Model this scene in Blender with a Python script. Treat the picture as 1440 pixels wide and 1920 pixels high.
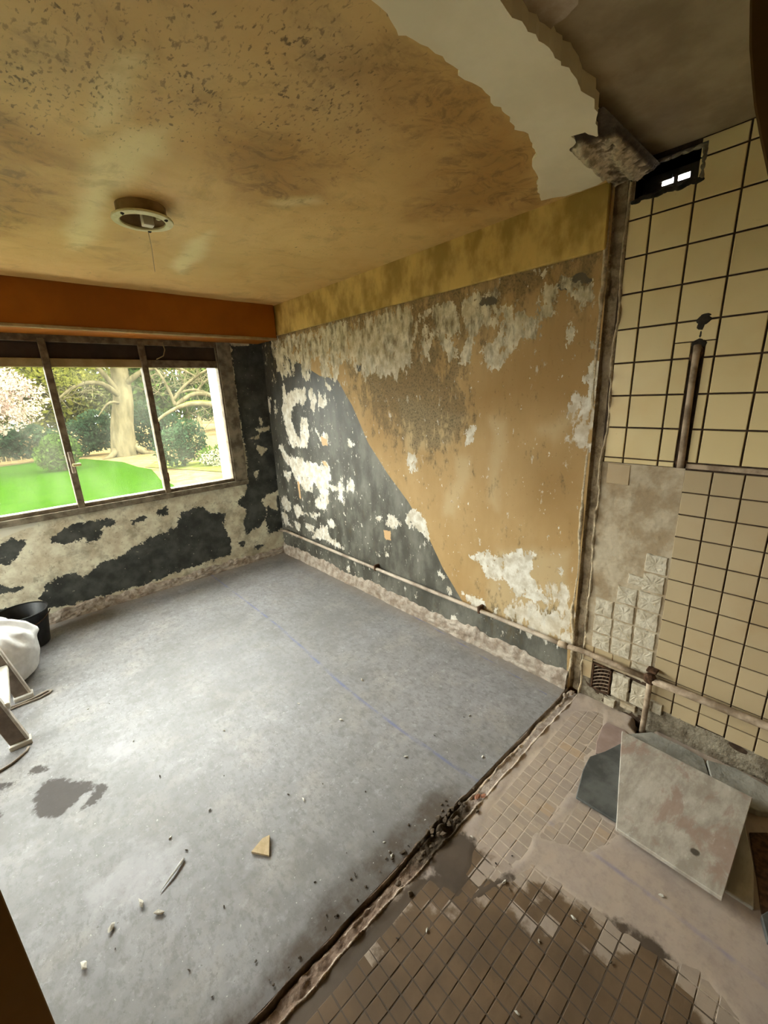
import bpy, bmesh, math, random
import numpy as np
from mathutils import Vector, Matrix

for _o in list(bpy.data.objects):
    bpy.data.objects.remove(_o)
SC = bpy.context.scene
COL = SC.collection

# ------------------------------------------------------------------ camera
CAM_H = 1.7
cam_d = bpy.data.cameras.new('camera')
cam_d.sensor_fit = 'VERTICAL'
cam_d.sensor_height = 36.0
cam_d.lens = 784.41 / 1920.0 * 36.0
cam_d.clip_start = 0.02
cam_d.clip_end = 300
cam = bpy.data.objects.new('camera', cam_d)
COL.objects.link(cam)
_R = Matrix(((0.73875065, -0.67266295, -0.04209559),
             (-0.21389560, -0.17476450, -0.96109627),
             (0.63913704, 0.71901455, -0.27298703)))
_m = Matrix((_R[0], -_R[1], -_R[2])).transposed().to_4x4()
_m.translation = (0, 0, CAM_H)
cam.matrix_world = _m
SC.camera = cam

# ------------------------------------------------------------------ daylight: an even overcast sky
W = bpy.data.worlds.new('overcast_sky')
SC.world = W
W.use_nodes = True
_nt = W.node_tree
_bg = _nt.nodes['Background']
_tc = _nt.nodes.new('ShaderNodeTexCoord')
_sx = _nt.nodes.new('ShaderNodeSeparateXYZ')
_nt.links.new(_tc.outputs['Generated'], _sx.inputs[0])
_mr = _nt.nodes.new('ShaderNodeMapRange')          # overcast sky: three times brighter overhead than at the horizon
_nt.links.new(_sx.outputs['Z'], _mr.inputs['Value'])
_mr.inputs['From Min'].default_value = 0.0
_mr.inputs['From Max'].default_value = 1.0
_mr.inputs['To Min'].default_value = 0.65
_mr.inputs['To Max'].default_value = 1.95
_nt.links.new(_mr.outputs[0], _bg.inputs['Strength'])
_bg.inputs['Color'].default_value = (1.0, 0.955, 0.92, 1)
SC.view_settings.view_transform = 'Standard'
SC.view_settings.look = 'None'
SC.view_settings.gamma = 1.0
SC.view_settings.use_curve_mapping = False
SC.view_settings.exposure = 5.2
SC.cycles.use_denoising = True
SC.cycles.max_bounces = 7
SC.cycles.diffuse_bounces = 5
SC.cycles.transparent_max_bounces = 24
SC.cycles.sample_clamp_indirect = 8.0
SC.cycles.use_adaptive_sampling = True
SC.cycles.adaptive_threshold = 0.09
SC.cycles.adaptive_min_samples = 16
SC.cycles.glossy_bounces = 3


def portal(name, loc, rot, sx, sy):
    l = bpy.data.lights.new(name, 'AREA')
    l.shape = 'RECTANGLE'
    l.size = sx
    l.size_y = sy
    l.cycles.is_portal = True
    o = bpy.data.objects.new(name, l)
    o.location = loc
    o.rotation_euler = rot
    COL.objects.link(o)
    return o


# sampling guides for the sky seen through the window band and the added side window (they emit nothing themselves)
portal('window_daylight_portal', (0.03, 4.44, 1.47), (math.radians(-90), 0, 0), 3.4, 1.2)
portal('added_window_daylight_portal', (-2.62, 3.3, 1.45), (0, math.radians(-90), 0), 1.4, 1.3)

# ------------------------------------------------------------------ room measures (metres)
XR = 2.136      # right wall
YW = 4.14       # window wall
ZC = 2.514      # living room ceiling
ZK = 2.555      # kitchen ceiling
XL = -2.4       # left wall
YB = -1.25      # wall behind the camera
YT0, YT1 = 0.795, 0.856   # where the removed partition stood

# outlines of paint, plaster, stains and pale patches, in metres on each surface
RW_DARK = [[(4.027,2.239),(3.474,1.998),(3.151,1.865),(2.908,1.83),(2.732,1.617),(2.557,1.33),(2.335,1.098),(2.13,0.92),(1.948,0.709),(1.799,0.481),(1.608,0.264),(1.475,0.261),(1.088,0.262),(0.879,0.267),(0.867,0.037),(1.147,0.026),(1.469,0.018),(1.961,0.023),(2.59,0.036),(3.235,0.043),(3.835,0.054),(4.31,0.063),(4.651,0.311)]]
RW_PLASTER = [[(3.933,2.228),(3.49,2.238),(3.203,2.231),(2.833,2.236),(2.746,2.198),(2.764,2.039),(2.806,1.937),(2.875,1.888),(2.915,1.826),(2.983,1.82),(3.046,1.861),(3.115,1.865),(3.137,1.962),(3.161,2.04),(3.202,2.005),(3.263,1.971),(3.279,1.874),(3.384,1.829),(3.434,1.883),(3.456,1.986),(3.539,1.982),(3.557,1.89),(3.667,1.875),(3.753,1.89),(3.878,1.952),(3.877,2.061),(3.937,2.11)],[(3.787,1.837),(3.74,1.737),(3.535,1.784),(3.392,1.779),(3.4,1.675),(3.46,1.623),(3.603,1.646),(3.684,1.569),(3.702,1.479),(3.653,1.389),(3.624,1.311),(3.556,1.325),(3.559,1.426),(3.513,1.504),(3.417,1.516),(3.406,1.343),(3.467,1.229),(3.754,1.222),(3.81,1.29),(3.83,1.419),(3.872,1.558)],[(3.321,1.796),(3.245,1.733),(3.229,1.652),(3.291,1.56),(3.345,1.591),(3.349,1.685)],[(3.176,1.761),(3.141,1.69),(3.059,1.698),(3.099,1.6),(3.2,1.601),(3.222,1.642)],[(3.09,1.796),(3.02,1.798),(2.976,1.744),(3.046,1.732)],[(3.297,1.401),(3.228,1.351),(3.109,1.398),(3.095,1.305),(3.166,1.259),(3.232,1.319)],[(2.824,1.344),(2.729,1.306),(2.765,1.269),(2.816,1.3)],[(3.242,1.124),(3.148,1.121),(3.094,1.04),(3.161,1.022)],[(4.134,1.712),(4.076,1.687),(4.123,1.545),(4.16,1.557)],[(3.986,1.697),(3.959,1.545),(4.018,1.557)],[(4.025,1.225),(3.929,1.239),(3.89,1.134),(3.775,1.113),(3.658,1.13),(3.553,1.102),(3.396,1.094),(3.121,1.059),(3.095,0.994),(3.151,0.925),(3.027,0.907),(2.951,0.984),(2.908,0.89),(2.941,0.878),(2.944,0.762),(2.997,0.781),(3.009,0.868),(3.079,0.851),(3.144,0.891),(3.175,0.745),(3.25,0.645),(3.312,0.649),(3.415,0.646),(3.418,0.713),(3.333,0.764),(3.288,0.814),(3.358,0.848),(3.401,0.9),(3.457,0.797),(3.594,0.792),(3.653,0.853),(3.744,0.903),(3.812,1.003),(3.935,1.069)],[(2.879,0.96),(2.8,1.015),(2.759,0.917),(2.866,0.876)],[(3.832,0.598),(3.737,0.63),(3.676,0.569),(3.579,0.555),(3.716,0.505),(3.785,0.451),(3.835,0.508)],[(3.493,0.579),(3.332,0.601),(3.351,0.56),(3.435,0.52),(3.506,0.537)],[(3.25,0.557),(3.125,0.581),(3.092,0.523),(3.138,0.484),(3.218,0.519)],[(3.866,0.427),(3.748,0.41),(3.749,0.327),(3.836,0.342)],[(3.625,0.451),(3.474,0.443),(3.472,0.372),(3.637,0.384)],[(3.423,0.43),(3.233,0.501),(3.222,0.398),(2.98,0.344),(2.995,0.311),(3.207,0.325),(3.358,0.336),(3.524,0.305)],[(3.975,0.955),(3.822,0.956),(3.831,0.908),(3.903,0.852),(3.971,0.9)],[(4.09,0.647),(3.986,0.679),(3.891,0.612),(3.927,0.507),(4.087,0.512)],[(4.142,0.485),(3.98,0.481),(3.998,0.393),(3.897,0.345),(4.06,0.328)],[(2.992,0.133),(2.92,0.169),(2.914,0.118),(2.972,0.108)],[(2.869,0.981),(2.774,1.003),(2.759,0.918),(2.88,0.881)],[(2.5,0.73),(2.438,0.742),(2.421,0.689),(2.496,0.693)],[(2.377,0.763),(2.311,0.784),(2.281,0.758),(2.242,0.788),(2.228,0.706),(2.324,0.663),(2.368,0.691)],[(2.097,0.876),(2.019,0.856),(1.965,0.824),(1.924,0.723),(1.919,0.665),(1.957,0.664),(2.022,0.719),(2.114,0.717),(2.16,0.742),(2.145,0.807)],[(1.848,0.416),(1.821,0.454),(1.789,0.404)],[(1.75,0.342),(1.71,0.347),(1.71,0.295),(1.745,0.291)],[(2.519,0.402),(2.475,0.383),(2.503,0.383)],[(2.406,0.438),(2.366,0.424),(2.402,0.413)],[(2.959,0.154),(2.907,0.164),(2.929,0.113)],[(1.719,0.123),(1.669,0.156),(1.664,0.109),(1.709,0.1)],[(1.552,0.632),(1.504,0.698),(1.408,0.706),(1.325,0.669),(1.311,0.554),(1.383,0.513),(1.451,0.545),(1.482,0.616)],[(1.309,0.723),(1.153,0.788),(1.104,0.761),(1.129,0.643),(1.061,0.568),(1.009,0.49),(1.102,0.472),(1.237,0.475),(1.312,0.571)],[(1.137,2.183),(1.085,2.161),(1.08,2.094),(1.126,2.113)],[(1.131,2.08),(1.053,2.067),(1.056,2.023),(1.107,2.025)],[(1.062,2.189),(0.964,2.159),(0.974,2.129),(1.053,2.155)],[(0.99,2.122),(0.907,2.148),(0.886,2.04),(0.955,2.051)],[(1.025,1.951),(0.958,1.942),(0.959,1.887),(1.003,1.897)],[(0.933,1.928),(0.857,1.908),(0.858,1.854),(0.916,1.865)],[(0.886,1.79),(0.84,1.787),(0.845,1.593),(0.91,1.521),(0.927,1.582),(0.884,1.641)],[(2.0,2.2),(1.679,2.196),(1.678,2.088),(1.715,1.995),(1.676,1.892),(1.754,1.855),(1.814,2.007),(1.875,1.999),(1.898,1.881),(1.985,1.934),(1.96,2.038),(2.002,2.119)],[(1.66,2.18),(1.41,2.236),(1.4,2.185),(1.503,2.153),(1.344,2.115),(1.269,2.085),(1.18,2.012),(1.183,1.947),(1.262,1.956),(1.274,1.895),(1.348,1.864),(1.393,1.788),(1.495,1.849),(1.48,1.915),(1.401,1.998),(1.5,2.037),(1.533,1.975),(1.602,1.858),(1.657,1.848),(1.621,1.957),(1.587,2.075)],[(2.388,2.22),(2.258,2.225),(2.262,2.154),(2.341,2.116),(2.42,2.143)],[(2.15,2.17),(2.085,2.037),(2.123,1.971),(2.178,2.08)],[(2.125,1.284),(2.038,1.272),(2.029,1.165),(2.105,1.148),(2.128,1.21)],[(1.615,1.476),(1.54,1.486),(1.556,1.387),(1.613,1.368)],[(0.987,0.808),(0.951,0.802),(0.964,0.784)],[(0.982,0.734),(0.933,0.748),(0.943,0.7)],[(0.923,1.747),(0.896,1.745),(0.893,1.711),(0.92,1.712)],[(1.621,0.342),(1.456,0.362),(1.415,0.303),(1.535,0.277)]]
RW_SOFT = [[(1.358,0.325),(1.183,0.426),(1.007,0.458),(0.984,0.563),(0.914,0.602),(0.861,0.291),(0.994,0.264),(1.193,0.283)],[(2.739,2.202),(2.044,2.229),(2.008,1.921),(2.204,1.805),(2.529,1.841),(2.734,1.947)],[(0.97,1.642),(0.872,1.64),(0.875,1.399),(0.924,1.396)]]
RW_PALE = [[(1.452,1.539),(1.326,1.527),(1.328,1.37),(1.354,1.19),(1.373,1.001),(1.436,1.022),(1.425,1.228),(1.405,1.424),(1.451,1.51)],[(1.692,1.282),(1.574,1.292),(1.581,1.164),(1.649,1.022),(1.69,0.894),(1.799,0.873),(1.776,1.019),(1.691,1.151)],[(1.133,1.477),(0.917,1.606),(0.912,1.545),(1.031,1.415)],[(1.354,0.745),(0.918,0.826),(0.887,0.246),(1.454,0.289)],[(2.21,1.67),(1.597,1.537),(1.754,1.343),(2.125,1.284)],[(1.01,0.726),(0.987,0.609),(1.033,0.61)]]
RW_BURNT = [[(1.581,1.743),(1.393,1.788),(1.259,1.906),(1.126,2.01),(0.876,1.932),(0.904,1.594),(1.055,1.556),(1.352,1.568),(1.578,1.538),(1.617,1.657)],[(1.214,1.321),(0.895,1.347),(0.874,0.951),(1.167,1.037)],[(1.351,2.283),(0.881,2.213),(0.883,2.122),(1.315,2.134)]]
RW_MOULD_AND_STRIP = [[(2.704,1.926),(2.192,2.05),(1.676,1.835),(1.616,1.537),(1.885,1.335),(2.224,1.387),(2.467,1.509),(2.573,1.678)],[(2.739,2.202),(2.089,2.221),(1.608,2.275),(1.38,2.254),(1.406,2.125),(1.677,2.033),(2.102,1.897),(2.587,1.863)],[(1.381,2.29),(0.885,2.263),(0.875,2.151),(1.204,2.184)],[(1.377,0.318),(1.065,0.386),(1.262,0.236)]]
RW_SLATE = [[(2.346,2.092),(2.284,2.107),(2.22,2.084),(2.232,1.963),(2.304,1.978)],[(2.642,1.925),(2.586,1.912),(2.598,1.853),(2.647,1.873)],[(2.523,1.999),(2.484,1.979),(2.496,1.914),(2.528,1.933)],[(1.555,2.188),(1.408,2.181),(1.414,2.139),(1.536,2.136)],[(1.085,2.161),(0.956,2.199),(0.918,2.15),(1.033,2.13)]]
RW_CHIP = [[(2.418,0.633),(2.332,0.642),(2.336,0.561),(2.409,0.559)],[(3.218,1.351),(3.119,1.325),(3.117,1.272),(3.202,1.267)],[(3.232,1.124),(3.166,1.125),(3.136,1.068),(3.2,1.084)],[(3.714,0.868),(3.676,0.881),(3.665,0.705),(3.696,0.692)]]
WW_DARK = [[(1.809,2.2),(2.249,2.236),(2.272,1.851),(2.158,1.125),(2.24,0.978),(2.202,0.868),(2.132,0.717),(1.928,0.664),(1.978,0.49),(1.862,0.352),(1.716,0.319),(1.687,0.442),(1.753,0.586),(1.671,0.649),(1.634,0.701),(1.752,0.744),(1.789,0.847),(1.833,1.08),(1.804,1.582)],[(1.049,0.577),(1.104,0.687),(1.284,0.73),(1.388,0.623),(1.51,0.596),(1.488,0.446),(1.535,0.321),(1.509,0.145),(1.273,0.148),(1.069,0.125),(0.697,0.101),(0.464,0.103),(0.19,0.108),(-0.014,0.132),(-0.058,0.242),(-0.003,0.313),(0.093,0.389),(0.2,0.371),(0.26,0.313),(0.379,0.388),(0.524,0.421),(0.695,0.469),(0.806,0.518),(0.913,0.53)],[(0.13,0.7),(0.211,0.766),(0.354,0.784),(0.559,0.772),(0.581,0.721),(0.466,0.684),(0.453,0.613),(0.347,0.604),(0.327,0.647),(0.236,0.617),(0.122,0.658)],[(0.692,0.722),(0.81,0.734),(0.828,0.69),(0.701,0.682)],[(-0.253,0.689),(-0.171,0.748),(-0.097,0.761),(-0.031,0.726),(-0.105,0.611),(-0.164,0.562),(-0.205,0.591),(-0.277,0.581)],[(-0.302,0.472),(-0.21,0.405),(-0.096,0.364),(-0.187,0.344),(-0.323,0.377)],[(-0.369,0.275),(-0.193,0.204),(-0.234,0.131),(-0.401,0.132)],[(-0.139,0.161),(-0.035,0.163),(-0.069,0.126)],[(0.883,0.756),(0.991,0.772),(0.998,0.711),(0.909,0.711)],[(1.99,0.581),(2.179,0.685),(2.185,0.296),(1.973,0.252),(1.945,0.427)],[(1.614,0.254),(1.706,0.252),(1.649,0.174)],[(1.765,0.164),(1.885,0.154),(1.83,0.109)]]
WW_CHIP = [[(1.957,1.407),(2.121,1.414),(2.128,1.371),(1.996,1.361)],[(1.875,1.309),(1.994,1.34),(1.988,1.298)],[(2.135,1.709),(2.204,1.686),(2.233,1.535),(2.167,1.582)],[(1.957,1.237),(2.067,1.181),(1.989,1.125),(1.94,1.196)],[(1.874,0.965),(1.945,0.976),(1.896,0.873)],[(1.981,0.699),(2.105,0.699),(2.104,0.486),(2.011,0.554)],[(2.016,1.507),(2.05,1.505),(2.039,1.421),(2.011,1.434)],[(1.815,2.237),(2.003,2.236),(1.999,2.203),(1.819,2.196)],[(2.219,1.811),(2.255,1.81),(2.245,1.726)]]
WW_GREY = [[(-0.223,0.923),(0.103,0.879),(0.053,0.823),(-0.164,0.779),(-0.254,0.787)]]
CE_MOULD = [[(0.393,1.132),(0.558,0.999),(0.727,1.211),(0.655,1.48),(0.486,1.563),(0.48,1.292)],[(0.115,1.33),(0.388,1.108),(0.498,1.554),(0.311,1.699),(0.088,1.816)],[(0.549,0.977),(0.772,0.797),(1.198,1.265),(0.824,1.4)]]
CE_MID = [[(0.083,1.291),(0.76,0.739),(1.292,1.281),(0.926,1.601),(0.668,1.667),(0.411,1.987),(0.007,2.168)],[(0.926,1.601),(1.198,1.265),(1.8,1.926),(1.713,2.58),(1.466,2.483)]]
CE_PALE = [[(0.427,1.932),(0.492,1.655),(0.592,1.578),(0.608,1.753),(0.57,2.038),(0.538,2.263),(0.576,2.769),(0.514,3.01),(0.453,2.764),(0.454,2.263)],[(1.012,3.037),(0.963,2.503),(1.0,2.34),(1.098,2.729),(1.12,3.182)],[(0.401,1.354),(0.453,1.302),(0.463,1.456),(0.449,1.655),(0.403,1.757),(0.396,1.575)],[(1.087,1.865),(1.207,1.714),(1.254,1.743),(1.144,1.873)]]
CE_BROWN = [[(1.443,1.146),(1.372,1.008),(1.41,0.886),(1.577,0.911),(1.814,1.022),(2.069,1.152),(1.926,1.409),(1.701,1.57),(1.569,1.413)],[(0.888,1.028),(0.929,0.924),(1.089,0.895),(1.226,0.884),(1.423,0.894),(1.473,1.034),(1.234,1.133)],[(0.748,1.529),(0.905,1.41),(1.081,1.485),(1.235,1.757),(1.023,1.911),(0.82,1.68)],[(0.197,1.788),(0.33,1.923),(0.335,2.539),(0.11,3.091),(0.137,1.961)]]
SCAR = [[(0.699,0.842),(0.798,0.852),(0.853,0.859),(0.893,0.878),(0.932,0.863),(0.997,0.864),(1.065,0.854),(1.132,0.868),(1.204,0.862),(1.293,0.877),(1.373,0.883),(1.45,0.905),(1.489,0.889),(1.569,0.91),(1.651,0.943),(1.708,0.991),(1.829,1.026),(1.933,1.091),(2.026,1.123),(2.07,1.034),(2.086,0.949),(2.067,0.849),(2.005,0.832),(1.893,0.828),(1.724,0.824),(1.638,0.804),(1.647,0.768),(1.714,0.753),(1.574,0.705),(1.502,0.685),(1.373,0.678),(1.272,0.674),(1.165,0.675),(1.104,0.675),(1.03,0.678),(0.915,0.667)]]
FL_PATCH = [[(-0.245,2.202),(-0.202,2.272),(-0.12,2.272),(-0.098,2.19),(-0.029,2.122),(-0.024,2.067),(-0.082,2.061),(-0.164,2.02),(-0.226,2.063)],[(-0.058,2.019),(0.003,2.079),(0.024,2.051),(-0.025,1.969),(-0.092,1.983)],[(-0.255,2.404),(-0.203,2.417),(-0.175,2.368),(-0.217,2.359)],[(-0.353,2.344),(-0.427,2.454),(-0.425,2.307),(-0.354,2.204)],[(-0.39,2.456),(-0.295,2.395),(-0.315,2.363),(-0.39,2.398)]]
FL_PALE = [[(-0.087,1.626),(0.057,1.622),(0.188,1.523),(0.135,1.413),(0.006,1.396),(-0.105,1.503)],[(0.017,2.312),(0.153,2.273),(0.129,2.156),(0.044,2.195)]]
FL_EDGE = [[(1.166,0.895),(1.046,0.977),(0.833,0.957),(0.703,0.97),(0.573,0.967),(0.457,0.965),(0.395,0.902),(0.445,0.854),(0.766,0.83),(1.042,0.799)]]
WET = [[(0.729,0.794),(0.83,0.782),(0.953,0.755),(0.915,0.687),(0.841,0.619),(0.784,0.502),(0.862,0.495),(1.016,0.518),(1.072,0.488),(1.079,0.412),(1.067,0.36),(1.055,0.31),(1.012,0.259),(0.994,0.176),(1.056,0.071),(0.994,0.018),(0.12,0.815),(0.29,0.796),(0.467,0.796)],[(1.042,0.799),(0.879,0.826),(0.866,0.71),(0.986,0.724)]]
JOINT = [[(1.99,0.758),(2.06,0.632),(1.863,0.531),(1.72,0.585),(1.505,0.528),(1.243,0.559),(1.064,0.569),(0.828,0.609),(0.765,0.627),(1.077,0.72),(1.403,0.775),(1.676,0.762)],[(0.552,0.791),(0.81,0.764),(0.854,0.606),(1.104,0.505),(1.137,0.242),(1.196,-0.0),(1.135,-0.115),(0.182,0.783),(0.369,0.801)],[(1.521,0.512),(1.474,0.307),(1.298,0.395),(1.224,0.549)]]
SLAB_MAIN = [(1.452,0.35,0.028),(1.435,0.018,0.052),(1.938,0.012,0.064),(1.968,0.509,0.04)]
SLAB_SLATE = [(1.479,0.518,0.018),(1.632,0.554,0.018),(1.727,0.563,0.018),(1.809,0.525,0.018),(1.916,0.489,0.018),(1.954,0.29,0.018),(1.654,0.142,0.018),(1.501,0.208,0.018),(1.488,0.362,0.018)]
SLAB_PINK = [(1.777,0.555,0.006),(1.852,0.58,0.006),(1.97,0.598,0.006),(2.014,0.594,0.006),(2.023,0.515,0.006),(1.964,0.423,0.006),(1.836,0.462,0.006)]
SLAB_UNDER = [(1.502,0.062,0.014),(1.504,-0.058,0.014),(1.675,-0.034,0.014),(1.757,-0.009,0.014),(1.896,0.03,0.014),(1.874,0.117,0.014)]
SLAB_BACK1 = [(1.981,0.497,0.02),(2.087,0.411,0.02),(2.092,0.303,0.02),(2.079,0.196,0.02),(1.948,0.141,0.02),(1.903,0.298,0.02)]
SLAB_BACK2 = [(2.068,0.185,0.03),(2.105,0.086,0.03),(2.087,-0.043,0.03),(1.972,-0.091,0.03),(1.92,-0.01,0.03),(1.914,0.127,0.03)]
SLAB_BROWN = [(1.813,-0.003,0.01),(1.862,-0.052,0.01),(1.515,-0.136,0.01),(1.51,-0.076,0.01),(1.642,-0.046,0.01)]
CORNER_DARK = [(1.494,-0.075,0.02),(1.535,-0.094,0.02),(1.476,-0.144,0.02),(1.421,-0.101,0.02)]
DEB = [(0.42,1.27,'s'),(-0.078,1.39,'p'),(-0.159,1.333,'p'),(0.015,1.399,'p'),(0.056,1.323,'p'),(-0.08,1.317,'d'),(0.861,1.175,'d'),(0.606,1.407,'d'),(0.322,1.579,'d'),(0.194,1.475,'d'),(0.161,1.573,'p'),(0.618,0.799,'p'),(1.33,1.773,'p'),(1.317,1.167,'d'),(1.525,1.14,'d'),(1.555,1.126,'p'),(1.022,0.61,'d'),(0.984,0.53,'d'),(1.066,0.315,'d'),(1.062,0.34,'p'),(0.989,0.555,'p'),(1.382,0.92,'p'),(0.226,1.185,'d'),(0.109,0.983,'d'),(0.241,0.969,'d'),(0.079,1.093,'d'),(0.747,1.342,'d'),(1.118,1.18,'p'),(0.94,1.87,'p'),(1.042,1.596,'p'),(1.089,0.584,'d'),(1.34,0.162,'p'),(0.924,0.388,'p'),(0.687,0.652,'p'),(0.731,0.349,'p'),(1.033,0.212,'d'),(0.774,0.956,'p'),(0.619,0.947,'d'),(0.498,1.028,'d'),(0.643,1.334,'p'),(0.174,2.252,'p'),(0.038,2.715,'p'),(0.139,2.676,'d'),(0.548,1.981,'p'),(0.643,1.027,'d'),(0.763,0.899,'p'),(0.771,1.017,'d'),(0.879,0.799,'p'),(1.038,0.729,'p'),(0.602,0.704,'d'),(0.436,1.705,'d'),(0.215,1.919,'d')]
KPATCH = [(1.039,0.683),(1.087,0.708),(1.118,0.709),(1.15,0.717),(1.183,0.722),(1.211,0.716),(1.206,0.696),(1.216,0.676),(1.204,0.655),(1.207,0.63),(1.199,0.597),(1.169,0.578)]
STICK = [(0.176,1.448,0.004),(0.144,1.439,0.004),(0.075,1.39,0.004),(0.082,1.384,0.004),(0.147,1.418,0.004)]
# ================================================================== helpers
rng = np.random.default_rng(7)
random.seed(7)


def _hash(ix, iy, iz, s):
    h = (ix.astype(np.int64) * 374761393 + iy.astype(np.int64) * 668265263 + iz.astype(np.int64) * 2147483647 + s * 144665) & 0xffffffff
    h = ((h ^ (h >> 13)) * 1274126177) & 0xffffffff
    return ((h ^ (h >> 16)) & 0xffff) / 65535.0


def vnoise(x, y, z=None, s=0):
    x = np.asarray(x, float)
    y = np.asarray(y, float)
    z = np.zeros_like(x) if z is None else np.asarray(z, float)
    ix, iy, iz = np.floor(x), np.floor(y), np.floor(z)
    fx, fy, fz = x - ix, y - iy, z - iz
    fx, fy, fz = [f * f * (3 - 2 * f) for f in (fx, fy, fz)]
    r = 0
    for a in (0, 1):
        for b in (0, 1):
            for c in (0, 1):
                w = (fx if a else 1 - fx) * (fy if b else 1 - fy) * (fz if c else 1 - fz)
                r = r + w * _hash(ix + a, iy + b, iz + c, s)
    return r * 2 - 1


def fbm(x, y, z=None, o=4, s=0):
    r, a, t = 0, 1.0, 0
    x = np.asarray(x, float)
    y = np.asarray(y, float)
    for k in range(o):
        f = 2.0 ** k
        r = r + a * vnoise(x * f, y * f, None if z is None else np.asarray(z, float) * f, s + k)
        t += a
        a *= 0.5
    return r / t


def poly_sd(px, py, poly):
    """signed distance to a polygon, positive inside"""
    d = np.full(px.shape, 1e9)
    inside = np.zeros(px.shape, bool)
    n = len(poly)
    for i in range(n):
        ax, ay = poly[i]
        bx, by = poly[(i + 1) % n]
        ex, ey = bx - ax, by - ay
        wx, wy = px - ax, py - ay
        t = np.clip((wx * ex + wy * ey) / (ex * ex + ey * ey + 1e-12), 0, 1)
        d = np.minimum(d, (wx - ex * t) ** 2 + (wy - ey * t) ** 2)
        c = (ay > py) != (by > py)
        with np.errstate(divide='ignore', invalid='ignore'):
            xi = ex * (py - ay) / (ey if ey != 0 else 1e-12) + ax
        inside ^= c & (px < xi)
    d = np.sqrt(d)
    return np.where(inside, d, -d)


def field(px, py, polys, width):
    f = np.full(px.shape, -1.0)
    for p in polys:
        f = np.maximum(f, np.clip(poly_sd(px, py, p) / width, -1, 1))
    return f


def sstep(a, b, x):
    t = np.clip((x - a) / (b - a), 0, 1)
    return t * t * (3 - 2 * t)


def tag(o, label=None, cat=None, group=None, kind=None):
    if label:
        o['label'] = label
    if cat:
        o['category'] = cat
    if group:
        o['group'] = group
    if kind:
        o['kind'] = kind
    return o


def link(name, me, mat=None, parent=None):
    o = bpy.data.objects.new(name, me)
    COL.objects.link(o)
    if mat is not None and me is not None and len(me.materials) == 0:
        me.materials.append(mat)
    if parent is not None:
        o.parent = parent
        o.matrix_parent_inverse = parent.matrix_world.inverted()
    return o


def empty(name, loc=(0, 0, 0)):
    o = bpy.data.objects.new(name, None)
    o.empty_display_size = 0.05
    o.location = loc
    COL.objects.link(o)
    o.matrix_world = Matrix.Translation(loc)
    return o


def mesh_np(name, v, f, smooth=False, attrs=None):
    me = bpy.data.meshes.new(name)
    me.from_pydata([tuple(p) for p in np.asarray(v, float).tolist()], [], [tuple(q) for q in f])
    if attrs:
        for k, a in attrs.items():
            at = me.attributes.new(k, 'FLOAT', 'POINT')
            full = np.full(len(me.vertices), -1.0, np.float32)
            full[:len(a)] = a
            at.data.foreach_set('value', full)
    if smooth:
        me.polygons.foreach_set('use_smooth', np.ones(len(me.polygons), bool))
    me.update()
    return me


def grid_faces(nu, nv, flip=False):
    i = np.arange(nu * nv).reshape(nv, nu)
    a, b, c, d = i[:-1, :-1].ravel(), i[:-1, 1:].ravel(), i[1:, 1:].ravel(), i[1:, :-1].ravel()
    q = np.stack([a, b, c, d] if not flip else [a, d, c, b], 1)
    return q.tolist()


def box_vf(x0, x1, y0, y1, z0, z1):
    v = [(x0, y0, z0), (x1, y0, z0), (x1, y1, z0), (x0, y1, z0), (x0, y0, z1), (x1, y0, z1), (x1, y1, z1), (x0, y1, z1)]
    f = [(0, 3, 2, 1), (4, 5, 6, 7), (0, 1, 5, 4), (1, 2, 6, 5), (2, 3, 7, 6), (3, 0, 4, 7)]
    return v, f


def join(parts):
    v, f = [], []
    for a, b in parts:
        n = len(v)
        v += list(a)
        f += [tuple(i + n for i in q) for q in b]
    return v, f


def bevel_me(name, v, f, w=0.004, seg=2, smooth=False):
    bm = bmesh.new()
    vs = [bm.verts.new(p) for p in v]
    for q in f:
        try:
            bm.faces.new([vs[i] for i in q])
        except ValueError:
            pass
    bmesh.ops.recalc_face_normals(bm, faces=bm.faces)
    if w:
        bmesh.ops.bevel(bm, geom=list(bm.edges), offset=w, segments=seg, affect='EDGES', profile=0.6)
    me = bpy.data.meshes.new(name)
    bm.to_mesh(me)
    bm.free()
    if smooth:
        me.polygons.foreach_set('use_smooth', np.ones(len(me.polygons), bool))
    return me


def box(name, x0, x1, y0, y1, z0, z1, mat, parent=None, w=0.004, seg=1):
    v, f = box_vf(x0, x1, y0, y1, z0, z1)
    return link(name, bevel_me(name, v, f, w, seg), mat, parent)


def tube_vf(pts, r, n=10, caps=True):
    pts = [Vector(p) for p in pts]
    rs = r if isinstance(r, (list, tuple, np.ndarray)) else [r] * len(pts)
    v, f = [], []
    up = None
    for i, p in enumerate(pts):
        d = (pts[min(i + 1, len(pts) - 1)] - pts[max(i - 1, 0)]).normalized()
        if up is None:
            up = d.orthogonal().normalized()
        up = (up - d * up.dot(d))
        up = up.normalized() if up.length > 1e-6 else d.orthogonal().normalized()
        s = d.cross(up)
        for k in range(n):
            a = 2 * math.pi * k / n
            v.append(tuple(p + (up * math.cos(a) + s * math.sin(a)) * rs[i]))
    for i in range(len(pts) - 1):
        for k in range(n):
            f.append((i * n + k, i * n + (k + 1) % n, (i + 1) * n + (k + 1) % n, (i + 1) * n + k))
    if caps:
        f.append(tuple(range(n - 1, -1, -1)))
        f.append(tuple((len(pts) - 1) * n + k for k in range(n)))
    return v, f


def tube(name, pts, r, mat, parent=None, n=10, smooth=True):
    v, f = tube_vf(pts, r, n)
    return link(name, mesh_np(name, v, f, smooth), mat, parent)


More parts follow.
